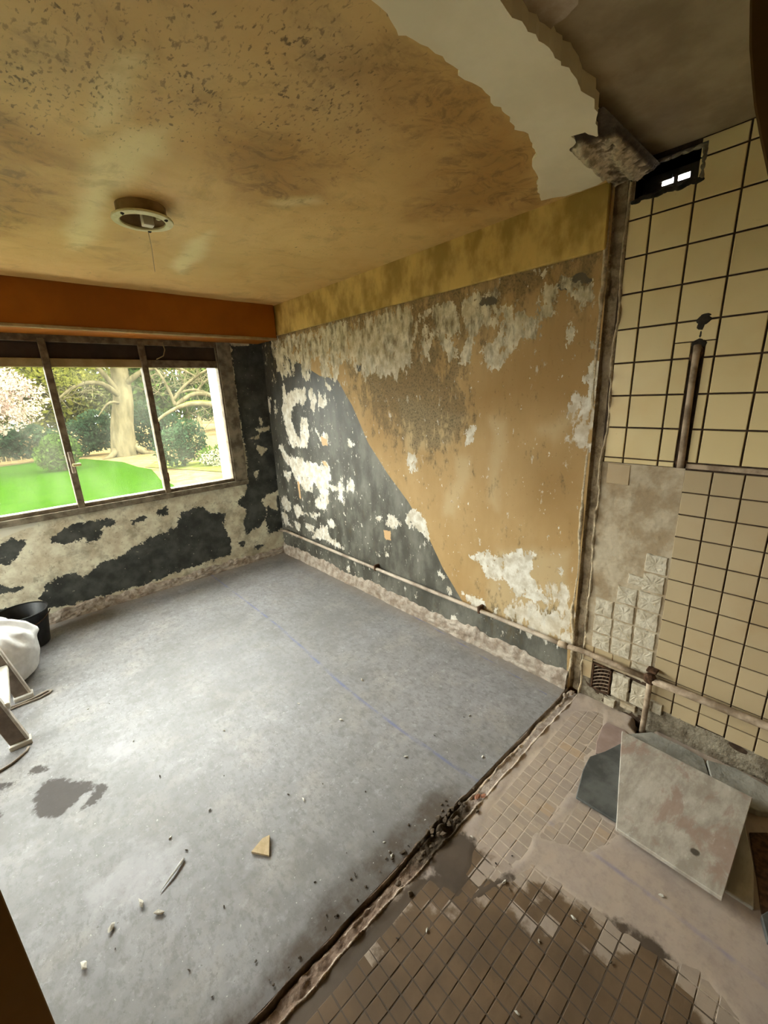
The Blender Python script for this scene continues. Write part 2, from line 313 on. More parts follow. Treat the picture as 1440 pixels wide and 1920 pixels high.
def lathe_vf(prof, n=32, c=(0, 0, 0)):
    v, f = [], []
    for r, z in prof:
        for k in range(n):
            a = 2 * math.pi * k / n
            v.append((c[0] + r * math.cos(a), c[1] + r * math.sin(a), c[2] + z))
    for i in range(len(prof) - 1):
        for k in range(n):
            f.append((i * n + k, i * n + (k + 1) % n, (i + 1) * n + (k + 1) % n, (i + 1) * n + k))
    return v, f


def prism_vf(poly, z0, z1):
    n = len(poly)
    v = [(x, y, z0) for x, y in poly] + [(x, y, z1) for x, y in poly]
    f = [tuple(range(n - 1, -1, -1)), tuple(range(n, 2 * n))]
    f += [(i, (i + 1) % n, n + (i + 1) % n, n + i) for i in range(n)]
    return v, f


def rough_outline(poly, step, amp, seed=0):
    out = []
    n = len(poly)
    for i in range(n):
        a, b = np.array(poly[i]), np.array(poly[(i + 1) % n])
        m = max(1, int(np.linalg.norm(b - a) / step))
        for k in range(m):
            p = a + (b - a) * k / m
            q = p + amp * np.array([fbm(np.array([p[0] / step * .7]), np.array([p[1] / step * .7]), o=2, s=seed)[0],
                                    fbm(np.array([p[0] / step * .7 + 9]), np.array([p[1] / step * .7]), o=2, s=seed + 5)[0]])
            out.append((float(q[0]), float(q[1])))
    return out


# ================================================================== node materials
class NT:
    def __init__(self, name):
        self.m = bpy.data.materials.new(name)
        self.m.use_nodes = True
        self.t = self.m.node_tree
        self.t.nodes.clear()
        self.out = self.t.nodes.new('ShaderNodeOutputMaterial')
        self._pos = None

    def n(self, typ, ins=None, **props):
        nd = self.t.nodes.new(typ)
        for k, v in props.items():
            setattr(nd, k, v)
        if ins:
            for k, v in ins.items():
                self.put(nd.inputs[k], v)
        return nd

    def put(self, sock, v):
        if isinstance(v, bpy.types.NodeSocket):
            self.t.links.new(v, sock)
        elif isinstance(v, (tuple, list)):
            if sock.type == 'RGBA' and len(v) == 3:
                v = (*v, 1)
            sock.default_value = v
        else:
            sock.default_value = v

    def pos(self):
        if self._pos is None:
            self._pos = self.n('ShaderNodeNewGeometry').outputs['Position']
        return self._pos

    def attr(self, name):
        return self.n('ShaderNodeAttribute', attribute_name=name).outputs['Fac']

    def noise(self, scale, detail=4, rough=0.55, stretch=None, off=None, dist=0.0):
        v = self.pos()
        if stretch or off:
            mp = self.n('ShaderNodeMapping', {'Vector': v})
            if stretch:
                mp.inputs['Scale'].default_value = stretch
            if off:
                mp.inputs['Location'].default_value = off
            v = mp.outputs['Vector']
        return self.n('ShaderNodeTexNoise', {'Vector': v, 'Scale': scale, 'Detail': min(detail, 5), 'Roughness': rough, 'Distortion': dist}).outputs['Fac']

    def math(self, op, a, b=0.0, c=None, clamp=False):
        nd = self.n('ShaderNodeMath', operation=op, use_clamp=clamp)
        self.put(nd.inputs[0], a)
        self.put(nd.inputs[1], b)
        if c is not None:
            self.put(nd.inputs[2], c)
        return nd.outputs[0]

    def step(self, v, lo, hi, a=0.0, b=1.0):
        nd = self.n('ShaderNodeMapRange', {'Value': v, 'From Min': lo, 'From Max': hi, 'To Min': a, 'To Max': b}, interpolation_type='SMOOTHSTEP')
        return nd.outputs[0]

    def mix(self, fac, a, b, mode='MIX'):
        nd = self.n('ShaderNodeMix', data_type='RGBA', blend_type=mode)
        self.put(nd.inputs[0], fac)
        self.put(nd.inputs[6], a)
        self.put(nd.inputs[7], b)
        return nd.outputs[2]

    def ragged(self, att, amp, scale, hard=0.06, detail=6, stretch=None, off=None, rough=0.6, fine=0.0):
        """mask whose outline is the attribute's zero line, frayed by noise"""
        nz = self.noise(scale, detail, rough, stretch, off)
        v = self.math('MULTIPLY_ADD', self.math('SUBTRACT', nz, 0.5), amp * 2, att)
        if fine:
            n2 = self.noise(scale * 3.7, 5, 0.65, stretch, off)
            v = self.math('MULTIPLY_ADD', self.math('SUBTRACT', n2, 0.5), fine * 2, v)
        return self.step(v, -hard, hard)

    def bump(self, h, strength=0.3, dist=0.01, normal=None):
        nd = self.n('ShaderNodeBump', {'Height': h, 'Strength': strength, 'Distance': dist})
        if normal is not None:
            self.put(nd.inputs['Normal'], normal)
        return nd.outputs[0]

    def bsdf(self, col, rough=0.8, normal=None, spec=0.3, metal=0.0, **kw):
        b = self.n('ShaderNodeBsdfPrincipled', {'Base Color': col, 'Roughness': rough, 'Specular IOR Level': spec, 'Metallic': metal})
        for k, v in kw.items():
            self.put(b.inputs[k.replace('_', ' ')], v)
        if normal is not None:
            self.put(b.inputs['Normal'], normal)
        self.t.links.new(b.outputs[0], self.out.inputs['Surface'])
        return self.m


def simple(name, c1, c2, scale=20, rough=0.8, bump=0.2, bdist=0.004, detail=5, stretch=None, spec=0.3, metal=0.0, lo=0.35, hi=0.65):
    t = NT(name)
    nz = t.noise(scale, detail, 0.6, stretch)
    c = t.mix(t.step(nz, lo, hi), c1, c2)
    nb = t.noise(scale * 3, 4, 0.6, stretch)
    return t.bsdf(c, rough, t.bump(nb, bump, bdist) if bump else None, spec, metal)


M = {}


def mat_right_wall():
    t = NT('peeling_tan_and_slate_paint')
    n1 = t.noise(1.6, 5, 0.6)
    n2 = t.noise(7, 5, 0.6, (1, 1, 0.35))
    tan = t.mix(t.step(n1, 0.3, 0.7), (0.409, 0.256, 0.102), (0.494, 0.336, 0.152))
    tan = t.mix(t.step(n2, 0.35, 0.75, 0, 0.5), tan, (0.380, 0.233, 0.083))
    tan = t.mix(t.math('MULTIPLY', t.step(t.attr('burnt'), -0.9, 0.9), 0.7), tan, (0.314, 0.182, 0.057))
    tan = t.mix(t.math('MULTIPLY', t.ragged(t.attr('pale'), 0.9, 9, 0.7, stretch=(1, 1, 0.5)), 0.6), tan, (0.551, 0.429, 0.242))
    spots = t.step(t.noise(55, 2, 0.5), 0.68, 0.74)
    tan = t.mix(t.math('MULTIPLY', spots, 0.35), tan, (0.209, 0.121, 0.046))
    sn = t.noise(6, 6, 0.65, (1, 1, 0.5))
    slate = t.mix(t.step(sn, 0.35, 0.7), (0.078, 0.074, 0.058), (0.200, 0.194, 0.160))
    scr = t.step(t.noise(38, 4, 0.7, (1, 1.5, 0.6)), 0.62, 0.72)
    slate = t.mix(t.math('MULTIPLY', scr, 0.35), slate, (0.26, 0.26, 0.23))
    slate = t.mix(t.math('MULTIPLY', t.step(t.attr('damp'), -1.0, 1.0), 0.75), slate, (0.030, 0.027, 0.021))  # corner damp and shade both painted in, darker toward far corner and top
    dark = t.ragged(t.attr('dark'), 0.06, 20, 0.05)
    sl2 = t.ragged(t.attr('slate'), 0.9, 22, 0.1)
    dk = t.math('MAXIMUM', dark, sl2)
    col = t.mix(dk, tan, slate)
    # mould blooming through the tan paint, and the darker strip along the wall top
    mo = t.ragged(t.attr('mould'), 2.6, 17, 0.5, stretch=(1, 1, 0.5), off=(3, 1, 0), fine=1.2)
    mo2 = t.step(t.noise(90, 3, 0.6), 0.45, 0.7)
    col = t.mix(t.math('MULTIPLY', mo, t.math('MULTIPLY_ADD', mo2, 0.4, 0.52)), col, (0.105, 0.080, 0.040))
    stk = t.math('MULTIPLY', t.step(t.attr('top'), -0.2, 1.0), t.step(t.noise(13, 4, 0.6, (1, 1, 0.18), (1, 5, 2)), 0.48, 0.68))
    col = t.mix(t.math('MULTIPLY', stk, 0.5), col, (0.13, 0.095, 0.045))
    # bare plaster
    pn = t.noise(14, 6, 0.65)
    plast = t.mix(t.step(pn, 0.35, 0.65), (0.56, 0.50, 0.38), (0.83, 0.80, 0.71))
    plast = t.mix(t.step(t.attr('top'), -0.6, 1.0, 0, 0.7), plast, t.mix(0.8, plast, (0.80, 0.70, 0.42), 'MULTIPLY'))
    grime = t.math('MULTIPLY', t.step(t.attr('top'), -0.6, 1.0), t.step(t.noise(24, 5, 0.65, (1, 1, 0.4)), 0.42, 0.7))
    plast = t.mix(t.math('MULTIPLY', grime, 0.95), plast, (0.14, 0.105, 0.05))
    soft = t.ragged(t.attr('soft'), 2.6, 15, 0.2, stretch=(1, 1, 0.5), off=(0, 7, 0), fine=1.2)
    brk = t.math('MULTIPLY', t.step(t.attr('top'), -0.5, 0.6), t.math('SUBTRACT', t.noise(9, 4, 0.6, (1, 1, 0.45), (6, 2, 1)), 0.52))
    pl = t.ragged(t.math('MULTIPLY_ADD', brk, 6.0, t.attr('plaster')), 2.5, 22, 0.07, detail=7, stretch=(1, 1, 0.7), rough=0.6, fine=1.3)
    m = t.math('MAXIMUM', pl, t.math('MULTIPLY', soft, 0.8))
    col = t.mix(m, col, plast)
    chip = t.ragged(t.attr('chip'), 0.8, 30, 0.1, fine=0.8)
    col = t.mix(chip, col, (0.62, 0.40, 0.20))
    h = t.math('SUBTRACT', t.math('MULTIPLY_ADD', t.noise(60, 5, 0.6), 0.25, 0.0), t.math('MULTIPLY', m, 0.55))
    nrm = t.bump(h, 0.55, 0.004)
    nrm = t.bump(t.noise(5, 3, 0.5), 0.25, 0.02, nrm)
    return t.bsdf(col, t.mix(dk, (0.75,) * 3, (0.5,) * 3), nrm, 0.3)


def mat_window_wall():
    t = NT('flaking_black_paint_on_plaster')
    pn = t.noise(10, 6, 0.65)
    plast = t.mix(t.step(pn, 0.3, 0.7), (0.558, 0.488, 0.345), (0.810, 0.793, 0.618))
    plast = t.mix(t.step(t.noise(45, 3, 0.6), 0.62, 0.72, 0, 0.6), plast, (0.310, 0.244, 0.144))
    plast = t.mix(t.step(t.noise(5, 5, 0.7, off=(3, 3, 3)), 0.48, 0.66, 0, 0.6), plast, (0.27, 0.23, 0.15))
    plast = t.mix(t.step(t.noise(16, 5, 0.7, off=(3, 8, 3)), 0.56, 0.68, 0, 0.5), plast, (0.20, 0.165, 0.10))
    g = t.ragged(t.attr('grey'), 0.3, 8, 0.1)
    plast = t.mix(g, plast, (0.697, 0.672, 0.546))
    dn = t.noise(8, 5, 0.6)
    dark = t.mix(t.step(dn, 0.35, 0.7), (0.040, 0.042, 0.038), (0.093, 0.098, 0.086))
    d = t.ragged(t.attr('dark'), 1.5, 17, 0.05, detail=7, rough=0.62, fine=1.0)
    fl = t.step(t.noise(34, 5, 0.65), 0.67, 0.69)
    d = t.math('MULTIPLY', d, t.math('SUBTRACT', 1.0, fl))
    c = t.ragged(t.attr('chip'), 1.2, 30, 0.1, fine=1.2)
    d = t.math('MULTIPLY', d, t.math('SUBTRACT', 1.0, c))
    col = t.mix(d, plast, dark)
    h = t.math('ADD', t.math('MULTIPLY', t.noise(50, 5, 0.6), 0.3), t.math('MULTIPLY', d, 0.5))
    return t.bsdf(col, t.mix(d, (0.8,) * 3, (0.55,) * 3), t.bump(h, 0.55, 0.004), 0.25)


def mat_ceiling():
    t = NT('ochre_ceiling_with_mould')
    n1 = t.noise(1.1, 5, 0.6)
    col = t.mix(t.step(n1, 0.3, 0.7), (0.587, 0.366, 0.122), (0.727, 0.487, 0.181))
    n2 = t.noise(3.2, 6, 0.65, dist=1.2)
    col = t.mix(t.step(n2, 0.45, 0.75, 0, 0.45), col, (0.504, 0.267, 0.064))
    br = t.ragged(t.attr('brown'), 1.2, 4, 0.9)
    col = t.mix(t.math('MULTIPLY', br, 0.85), col, (0.418, 0.220, 0.059))
    pale = t.ragged(t.attr('pale'), 0.7, 6, 0.8)  # paler patches put into the ceiling colour
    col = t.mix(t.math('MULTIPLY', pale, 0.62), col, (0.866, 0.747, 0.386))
    grey = t.step(t.attr('mould'), -0.6, 1.0)
    col = t.mix(t.math('MULTIPLY', grey, 0.30), col, (0.504, 0.399, 0.235))
    n8 = t.noise(5, 7, 0.7, off=(2, 9, 0), dist=0.8)
    col = t.mix(t.step(n8, 0.50, 0.68, 0, 0.35), col, (0.296, 0.182, 0.056))
    # mould specks: elongated, denser where the field is high
    sp = t.noise(72, 3, 0.6, (1.0, 0.5, 1), dist=0.4)
    th = t.math('MULTIPLY_ADD', t.attr('mould'), -0.055, 0.60)
    th = t.math('MULTIPLY_ADD', t.attr('mid'), -0.03, th)
    v = t.math('SUBTRACT', sp, th)
    m = t.step(v, -0.015, 0.09)
    big = t.step(t.noise(6, 5, 0.6, off=(4, 4, 0)), 0.42, 0.66)
    m = t.math('MULTIPLY', m, t.math('MULTIPLY_ADD', big, 0.45, 0.5))
    col = t.mix(m, col, (0.140, 0.086, 0.030))
    cl = t.math('MULTIPLY', t.step(t.attr('mould'), 0.0, 1.0), t.step(t.noise(11, 6, 0.7), 0.5, 0.72))
    col = t.mix(t.math('MULTIPLY', cl, 0.7), col, (0.181, 0.128, 0.059))
    st = t.ragged(t.attr('brown'), 1.4, 9, 0.5, off=(2, 0, 5))
    ln = t.math('MULTIPLY', st, t.step(t.noise(7, 6, 0.7, dist=2.0), 0.46, 0.62))
    col = t.mix(t.math('MULTIPLY', ln, 0.75), col, (0.237, 0.133, 0.042))
    nrm = t.bump(t.noise(70, 4, 0.6), 0.25, 0.004)
    nrm = t.bump(t.noise(3, 3, 0.5), 0.3, 0.03, nrm)
    return t.bsdf(col, 0.62, nrm, 0.35)


def mat_floor():
    t = NT('worn_grey_concrete_screed')
    n1 = t.noise(1.3, 6, 0.6)
    col = t.mix(t.step(n1, 0.3, 0.7), (0.247, 0.242, 0.243), (0.299, 0.298, 0.316))
    n2 = t.noise(7, 6, 0.68)
    col = t.mix(t.step(n2, 0.42, 0.62, 0, 0.65), col, (0.201, 0.195, 0.196))
    n3 = t.noise(4, 6, 0.7, off=(5, 3, 0))
    col = t.mix(t.step(n3, 0.48, 0.66, 0, 0.6), col, (0.347, 0.326, 0.305))
    n4 = t.noise(38, 7, 0.75, (1, 0.6, 1))
    col = t.mix(t.step(n4, 0.46, 0.64, 0, 0.72), col, (0.165, 0.161, 0.159))
    n5 = t.noise(26, 5, 0.7, off=(1, 8, 0))
    col = t.mix(t.step(n5, 0.54, 0.68, 0, 0.6), col, (0.398, 0.393, 0.416))
    n6 = t.noise(0.9, 7, 0.68, off=(3, 6, 0))
    col = t.mix(t.step(n6, 0.42, 0.62, 0, 0.5), col, (0.161, 0.157, 0.154))
    n7 = t.noise(2.6, 8, 0.75, (1, 0.7, 1), (7, 1, 0))
    col = t.mix(t.step(n7, 0.54, 0.66, 0, 0.55), col, (0.155, 0.148, 0.140))
    ed = t.ragged(t.attr('edge'), 1.2, 8, 0.8)
    col = t.mix(t.math('MULTIPLY', ed, t.step(n2, 0.38, 0.6, 0.45, 0.85)), col, (0.085, 0.064, 0.047))
    dust = t.step(t.attr('dust'), -0.9, 1.0)
    col = t.mix(t.math('MULTIPLY', dust, 0.6), col, (0.277, 0.227, 0.181))
    sp = t.step(t.noise(95, 2, 0.5, off=(2, 2, 0)), 0.70, 0.74)
    col = t.mix(t.math('MULTIPLY', sp, 0.6), col, (0.10, 0.09, 0.08))
    sw = t.step(t.noise(80, 2, 0.5, off=(6, 3, 0)), 0.71, 0.75)
    col = t.mix(t.math('MULTIPLY', sw, 0.7), col, (0.62, 0.61, 0.58))
    bl = t.math('MULTIPLY', t.step(t.attr('chalk'), 0.0, 1.0), t.step(t.noise(5, 5, 0.7, off=(9, 0, 0)), 0.34, 0.54))
    col = t.mix(t.math('MULTIPLY', bl, 0.8), col, (0.139, 0.158, 0.320))
    pt = t.ragged(t.attr('patch'), 1.3, 13, 0.3, fine=0.9)
    col = t.mix(t.math('MULTIPLY', pt, 0.9), col, (0.062, 0.052, 0.046))
    pl = t.ragged(t.attr('pale'), 1.4, 12, 0.5)
    col = t.mix(t.math('MULTIPLY', pl, 0.5), col, (0.398, 0.393, 0.416))
    h = t.math('ADD', t.math('MULTIPLY', n4, 0.5), t.math('MULTIPLY', n2, 0.5))
    nrm = t.bump(h, 0.35, 0.006)
    return t.bsdf(col, 0.62, nrm, t.math('MULTIPLY_ADD', t.math('MAXIMUM', pt, ed), -0.42, 0.55))


WET_BLOBS = [(0.62, 0.42, 0.36), (0.30, 0.55, 0.30), (0.80, 0.12, 0.33), (0.88, 0.44, 0.13), (1.02, 0.42, 0.055), (0.93, 0.70, 0.07), (0.84, 0.63, 0.08),
             (0.98, 0.30, 0.11), (0.45, 0.0, 0.45)]


def wet_mask(t, wob=0.16, more=0.0, cell=None):
    wob_n = t.math('MULTIPLY_ADD', t.math('SUBTRACT', t.noise(11, 8, 0.62), 0.5), wob * 2, more)
    px = t.n('ShaderNodeSeparateXYZ', {'Vector': t.pos()})
    flat = t.n('ShaderNodeCombineXYZ', {'X': px.outputs[0], 'Y': px.outputs[1]}).outputs[0]
    best = None
    for x, y, r in WET_BLOBS:
        d = t.n('ShaderNodeVectorMath', {0: flat, 1: (x, y, 0)}, operation='DISTANCE').outputs['Value']
        s = t.math('SUBTRACT', r, d)
        best = s if best is None else t.math('MAXIMUM', best, s)
    if cell is not None:
        best = t.math('ADD', best, t.math('MULTIPLY', t.math('SUBTRACT', cell, 0.55), 0.13))
    return t.step(t.math('ADD', best, wob_n), -0.02, 0.022)


def mat_floor_tile(name, grout=False):
    t = NT(name)
    cell = None if grout else t.n('ShaderNodeTexWhiteNoise', {'Vector': t.n('ShaderNodeVectorMath', {0: t.n('ShaderNodeVectorMath', {0: t.pos(), 1: (-0.029, -0.0195, 0.5)}, operation='ADD').outputs[0], 1: (0.052, 0.049, 0.649)}, operation='SNAP').outputs[0]}).outputs['Value']
    w = wet_mask(t, 0.11, 0.045 if grout else 0.0, cell)
    big = t.noise(2.2, 5, 0.65)
    fine = t.noise(30, 5, 0.7)
    if grout:
        col = t.mix(t.step(big, 0.35, 0.65), (0.493, 0.401, 0.325), (0.428, 0.357, 0.315))
        col = t.mix(t.step(t.noise(9, 6, 0.7), 0.45, 0.7, 0, 0.6), col, (0.353, 0.287, 0.255))
        bl = t.math('MULTIPLY', t.step(t.attr('chalk'), 0.0, 1.0), t.step(t.noise(6, 5, 0.7), 0.35, 0.6))
        col = t.mix(t.math('MULTIPLY', bl, 0.55), col, (0.213, 0.222, 0.390))
        col = t.mix(t.math('MULTIPLY', t.step(t.attr('joint'), -0.3, 0.5), 0.75), col, (0.589, 0.492, 0.401))
        dk = (0.075, 0.052, 0.035)
    else:
        col = t.mix(cell, (0.369, 0.301, 0.244), (0.450, 0.362, 0.282))
        col = t.mix(t.step(cell, 0.8, 1.0, 0, 0.5), col, (0.450, 0.301, 0.164))
        col = t.mix(t.step(big, 0.4, 0.7, 0, 0.6), col, (0.396, 0.327, 0.291))
        dk = (0.145, 0.090, 0.048)
    col = t.mix(t.step(fine, 0.45, 0.75, 0, 0.45), col, (0.289, 0.232, 0.195))
    damp = t.mix(t.step(t.noise(5, 4, 0.6), 0.35, 0.65), tuple(c * 0.72 for c in dk), tuple(c * 1.05 for c in dk))
    col = t.mix(t.math('MULTIPLY', w, 0.93), col, damp)
    ro = t.math('MULTIPLY_ADD', w, -0.18, 0.72)
    return t.bsdf(col, ro, t.bump(fine, 0.3, 0.003), 0.35)


def mat_tile_glaze(name, c1, c2, dirt):
    t = NT(name)
    rnd = t.n('ShaderNodeObjectInfo').outputs['Random']
    col = t.mix(rnd, c1, c2)
    big = t.noise(2.6, 4, 0.6)
    col = t.mix(t.step(big, 0.45, 0.7, 0, 0.55), col, dirt)
    scuff = t.step(t.noise(30, 5, 0.7, (1, 1, 2.5)), 0.66, 0.74)
    col = t.mix(t.math('MULTIPLY', scuff, 0.35), col, (0.12, 0.085, 0.05))
    return t.bsdf(col, 0.38, t.bump(t.noise(20, 3, 0.5), 0.06, 0.003), 0.45)


def mat_rubble(name, base, mortar, pale=(0.46, 0.39, 0.34)):
    t = NT(name)
    nz = t.noise(22, 7, 0.7)
    b2 = t.mix(t.step(t.attr('pale'), -0.8, 0.8), base, pale)
    col = t.mix(t.step(nz, 0.35, 0.65), b2, t.mix(1.0, b2, (0.55, 0.50, 0.46), 'MULTIPLY'))
    col = t.mix(t.step(t.noise(8, 5, 0.6), 0.45, 0.65, 0, 0.6), col, t.mix(0.5, b2, (0.42, 0.33, 0.25)))
    ri = t.ragged(t.attr('ridge'), 1.0, 32, 0.25, fine=0.8)
    col = t.mix(ri, col, t.mix(t.step(t.noise(40, 4, 0.6), 0.4, 0.65), mortar, tuple(c * 0.62 for c in mortar)))
    dk = t.ragged(t.attr('soil'), 0.7, 20, 0.7)  # dark tone; on the torn ceiling plaster it paints the cut's shade
    col = t.mix(dk, col, (0.075, 0.055, 0.036))
    nrm = t.bump(t.noise(70, 6, 0.7), 0.9, 0.010)
    return t.bsdf(col, 0.9, nrm, 0.15)


def mat_glass(name, h0, h1):
    t = NT(name)
    tr = t.n('ShaderNodeBsdfTransparent', {'Color': (0.90, 0.94, 0.92, 1)})
    tl = t.n('ShaderNodeBsdfTranslucent', {'Color': (0.60, 0.60, 0.46, 1)})
    gl = t.n('ShaderNodeBsdfGlossy', {'Color': (1, 1, 1, 1), 'Roughness': 0.05})
    d = t.step(t.noise(2.4, 5, 0.6, (1, 1, 0.6)), 0.35, 0.75, h0, h1)
    a = t.n('ShaderNodeMixShader', {0: d, 1: tr.outputs[0], 2: tl.outputs[0]})
    fr = t.n('ShaderNodeFresnel', {'IOR': 1.45}).outputs[0]
    b = t.n('ShaderNodeMixShader', {0: t.math('MULTIPLY', fr, 0.6), 1: a.outputs[0], 2: gl.outputs[0]})
    t.t.links.new(b.outputs[0], t.out.inputs['Surface'])
    return t.m


def mat_leaf(name, c1, c2, trans=0.45):
    t = NT(name)
    c = t.mix(t.step(t.noise(0.9, 3, 0.6), 0.35, 0.65), c1, c2)
    a = t.n('ShaderNodeBsdfDiffuse', {'Color': c})
    b = t.n('ShaderNodeBsdfTranslucent', {'Color': c})
    s = t.n('ShaderNodeMixShader', {0: trans, 1: a.outputs[0], 2: b.outputs[0]})
    t.t.links.new(s.outputs[0], t.out.inputs['Surface'])
    return t.m


M['right'] = mat_right_wall()
M['winwall'] = mat_window_wall()
M['ceil'] = mat_ceiling()
M['floor'] = mat_floor()
M['ktile'] = mat_floor_tile('small_beige_floor_mosaic')
M['kbed'] = mat_floor_tile('dusty_cement_film', True)
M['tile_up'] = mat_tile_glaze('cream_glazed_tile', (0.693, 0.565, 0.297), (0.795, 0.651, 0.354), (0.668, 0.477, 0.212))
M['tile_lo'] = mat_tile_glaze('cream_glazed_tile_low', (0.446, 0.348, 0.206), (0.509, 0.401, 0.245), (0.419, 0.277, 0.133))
M['grout'] = simple('dark_brown_joint', (0.030, 0.017, 0.010), (0.07, 0.042, 0.024), 30, 0.9)
M['kplaster'] = simple('bare_wall_plaster', (0.34, 0.255, 0.155), (0.50, 0.42, 0.30), 9, 0.9, 0.6, 0.006)
M['pad'] = simple('tile_adhesive', (0.46, 0.395, 0.285), (0.62, 0.56, 0.44), 22, 0.9, 0.8, 0.006)
M['mortar'] = simple('rough_brown_mortar', (0.14, 0.11, 0.075), (0.30, 0.26, 0.19), 18, 0.95, 0.9, 0.01)
M['kceil'] = simple('dark_grimy_plaster', (0.254, 0.190, 0.105), (0.365, 0.290, 0.171), 5, 0.85, 0.6, 0.010)
M['skim'] = simple('white_skim_plaster', (0.779, 0.692, 0.490), (0.858, 0.772, 0.565), 4, 0.8, 0.25, 0.003)
M['beam'] = simple('brown_orange_gloss_paint', (0.269, 0.078, 0.002), (0.338, 0.102, 0.003), 2.5, 0.5, 0.15, 0.004)
M['beam_edge'] = simple('worn_beam_edge', (0.26, 0.17, 0.07), (0.36, 0.26, 0.13), 12, 0.6)
M['band'] = simple('stained_ochre_band', (0.332, 0.216, 0.048), (0.626, 0.429, 0.122), 7, 0.75, 0.4, 0.006, 7, (1, 1, 0.6))
M['frame'] = simple('weathered_window_frame', (0.085, 0.060, 0.035), (0.20, 0.155, 0.095), 14, 0.7, 0.4, 0.004)
M['sill'] = simple('grimy_concrete_surround', (0.10, 0.080, 0.052), (0.27, 0.23, 0.165), 9, 0.85, 0.5, 0.006, 6)
M['blind'] = simple('dark_brown_blind', (0.026, 0.015, 0.008), (0.04, 0.024, 0.014), 6, 0.7)
M['rail'] = simple('yellowed_rail', (0.240, 0.176, 0.072), (0.320, 0.248, 0.120), 10, 0.6)
M['glass'] = mat_glass('dusty_window_glass', 0.004, 0.020)
M['clear'] = mat_glass('added_window_glass', 0.0, 0.01)
M['white'] = simple('white_reveal_paint', (0.52, 0.51, 0.48), (0.60, 0.59, 0.56), 6, 0.6, 0.1)
M['plain'] = simple('painted_plaster_wall', (0.40, 0.30, 0.16), (0.46, 0.36, 0.21), 3, 0.8)
M['chase'] = mat_rubble('chased_brickwork', (0.30, 0.225, 0.13), (0.66, 0.54, 0.36), (0.42, 0.335, 0.215))
M['trench'] = mat_rubble('broken_partition_footing', (0.26, 0.185, 0.14), (0.72, 0.60, 0.48))
M['skirt'] = simple('crumbling_skirting_mortar', (0.279, 0.217, 0.164), (0.492, 0.426, 0.353), 16, 0.9, 0.8, 0.008, 6)
M['pipe'] = simple('painted_copper_pipe', (0.30, 0.23, 0.17), (0.56, 0.47, 0.37), 9, 0.5, 0.2, 0.002)
M['rust'] = simple('rusty_iron', (0.045, 0.022, 0.010), (0.12, 0.06, 0.03), 40, 0.85, 0.5)
M['dirtypipe'] = simple('soiled_pipe', (0.224, 0.161, 0.105), (0.504, 0.392, 0.280), 14, 0.7, 0.4)
M['metal'] = simple('dull_galvanised_metal', (0.10, 0.10, 0.095), (0.22, 0.22, 0.21), 8, 0.35, 0.1, 0.003, metal=0.8)
M['soot'] = simple('sooty_edge_and_hole_dark', (0.012, 0.010, 0.008), (0.05, 0.04, 0.03), 20, 0.95, 0.5)
M['lampring'] = simple('yellowed_enamel', (0.56, 0.49, 0.23), (0.68, 0.62, 0.34), 30, 0.45, 0.1)
M['lampin'] = simple('lamp_inside', (0.20, 0.13, 0.05), (0.30, 0.20, 0.09), 16, 0.6)
M['porcelain'] = simple('porcelain_socket', (0.56, 0.50, 0.36), (0.66, 0.60, 0.46), 10, 0.4, 0.0)
M['black'] = simple('black_plastic', (0.010, 0.011, 0.012), (0.022, 0.023, 0.025), 12, 0.45, 0.15)
M['sack'] = simple('white_woven_sack', (0.74, 0.75, 0.76), (0.84, 0.85, 0.86), 30, 0.55, 0.25, 0.002)
M['alu'] = simple('paint_spattered_ladder', (0.42, 0.37, 0.31), (0.62, 0.58, 0.52), 12, 0.6, 0.3)
M['alu_in'] = simple('ladder_web', (0.16, 0.125, 0.095), (0.25, 0.20, 0.16), 12, 0.6, 0.3)
M['tread'] = simple('white_spattered_tread', (0.62, 0.59, 0.52), (0.80, 0.78, 0.72), 14, 0.6, 0.3)
M['cord'] = simple('dirty_beige_cord', (0.30, 0.25, 0.20), (0.42, 0.36, 0.29), 20, 0.7)
M['slab'] = simple('grey_stone', (0.36, 0.33, 0.28), (0.50, 0.47, 0.41), 11, 0.8, 0.5, 0.004, 7, (0.6, 1.6, 1))
M['slate'] = simple('dark_slate_slab', (0.068, 0.070, 0.067), (0.135, 0.140, 0.133), 10, 0.7, 0.4)
M['pinkslab'] = simple('pinkish_stone_piece', (0.30, 0.215, 0.185), (0.38, 0.285, 0.25), 10, 0.8, 0.3)
M['greyslab'] = simple('grey_blue_stone', (0.24, 0.235, 0.205), (0.38, 0.37, 0.33), 9, 0.85, 0.7, 0.008, 7)
M['chip'] = simple('pale_plaster_chip', (0.52, 0.49, 0.42), (0.70, 0.68, 0.62), 40, 0.9, 0.4)
M['darkchip'] = simple('dark_crumb', (0.05, 0.04, 0.03), (0.13, 0.11, 0.09), 60, 0.9, 0.4)
M['ochrechip'] = simple('ochre_plaster_shard', (0.50, 0.39, 0.23), (0.62, 0.50, 0.32), 40, 0.85, 0.3)
M['brick'] = simple('red_brick', (0.34, 0.15, 0.09), (0.46, 0.22, 0.14), 30, 0.9, 0.5)
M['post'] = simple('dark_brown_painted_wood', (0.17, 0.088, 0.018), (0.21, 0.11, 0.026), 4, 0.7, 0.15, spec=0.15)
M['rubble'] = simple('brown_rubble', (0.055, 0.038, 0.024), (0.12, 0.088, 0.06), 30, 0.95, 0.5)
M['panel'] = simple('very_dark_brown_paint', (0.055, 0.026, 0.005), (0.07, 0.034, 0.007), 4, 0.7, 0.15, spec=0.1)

# ================================================================== the setting
S = 'structure'


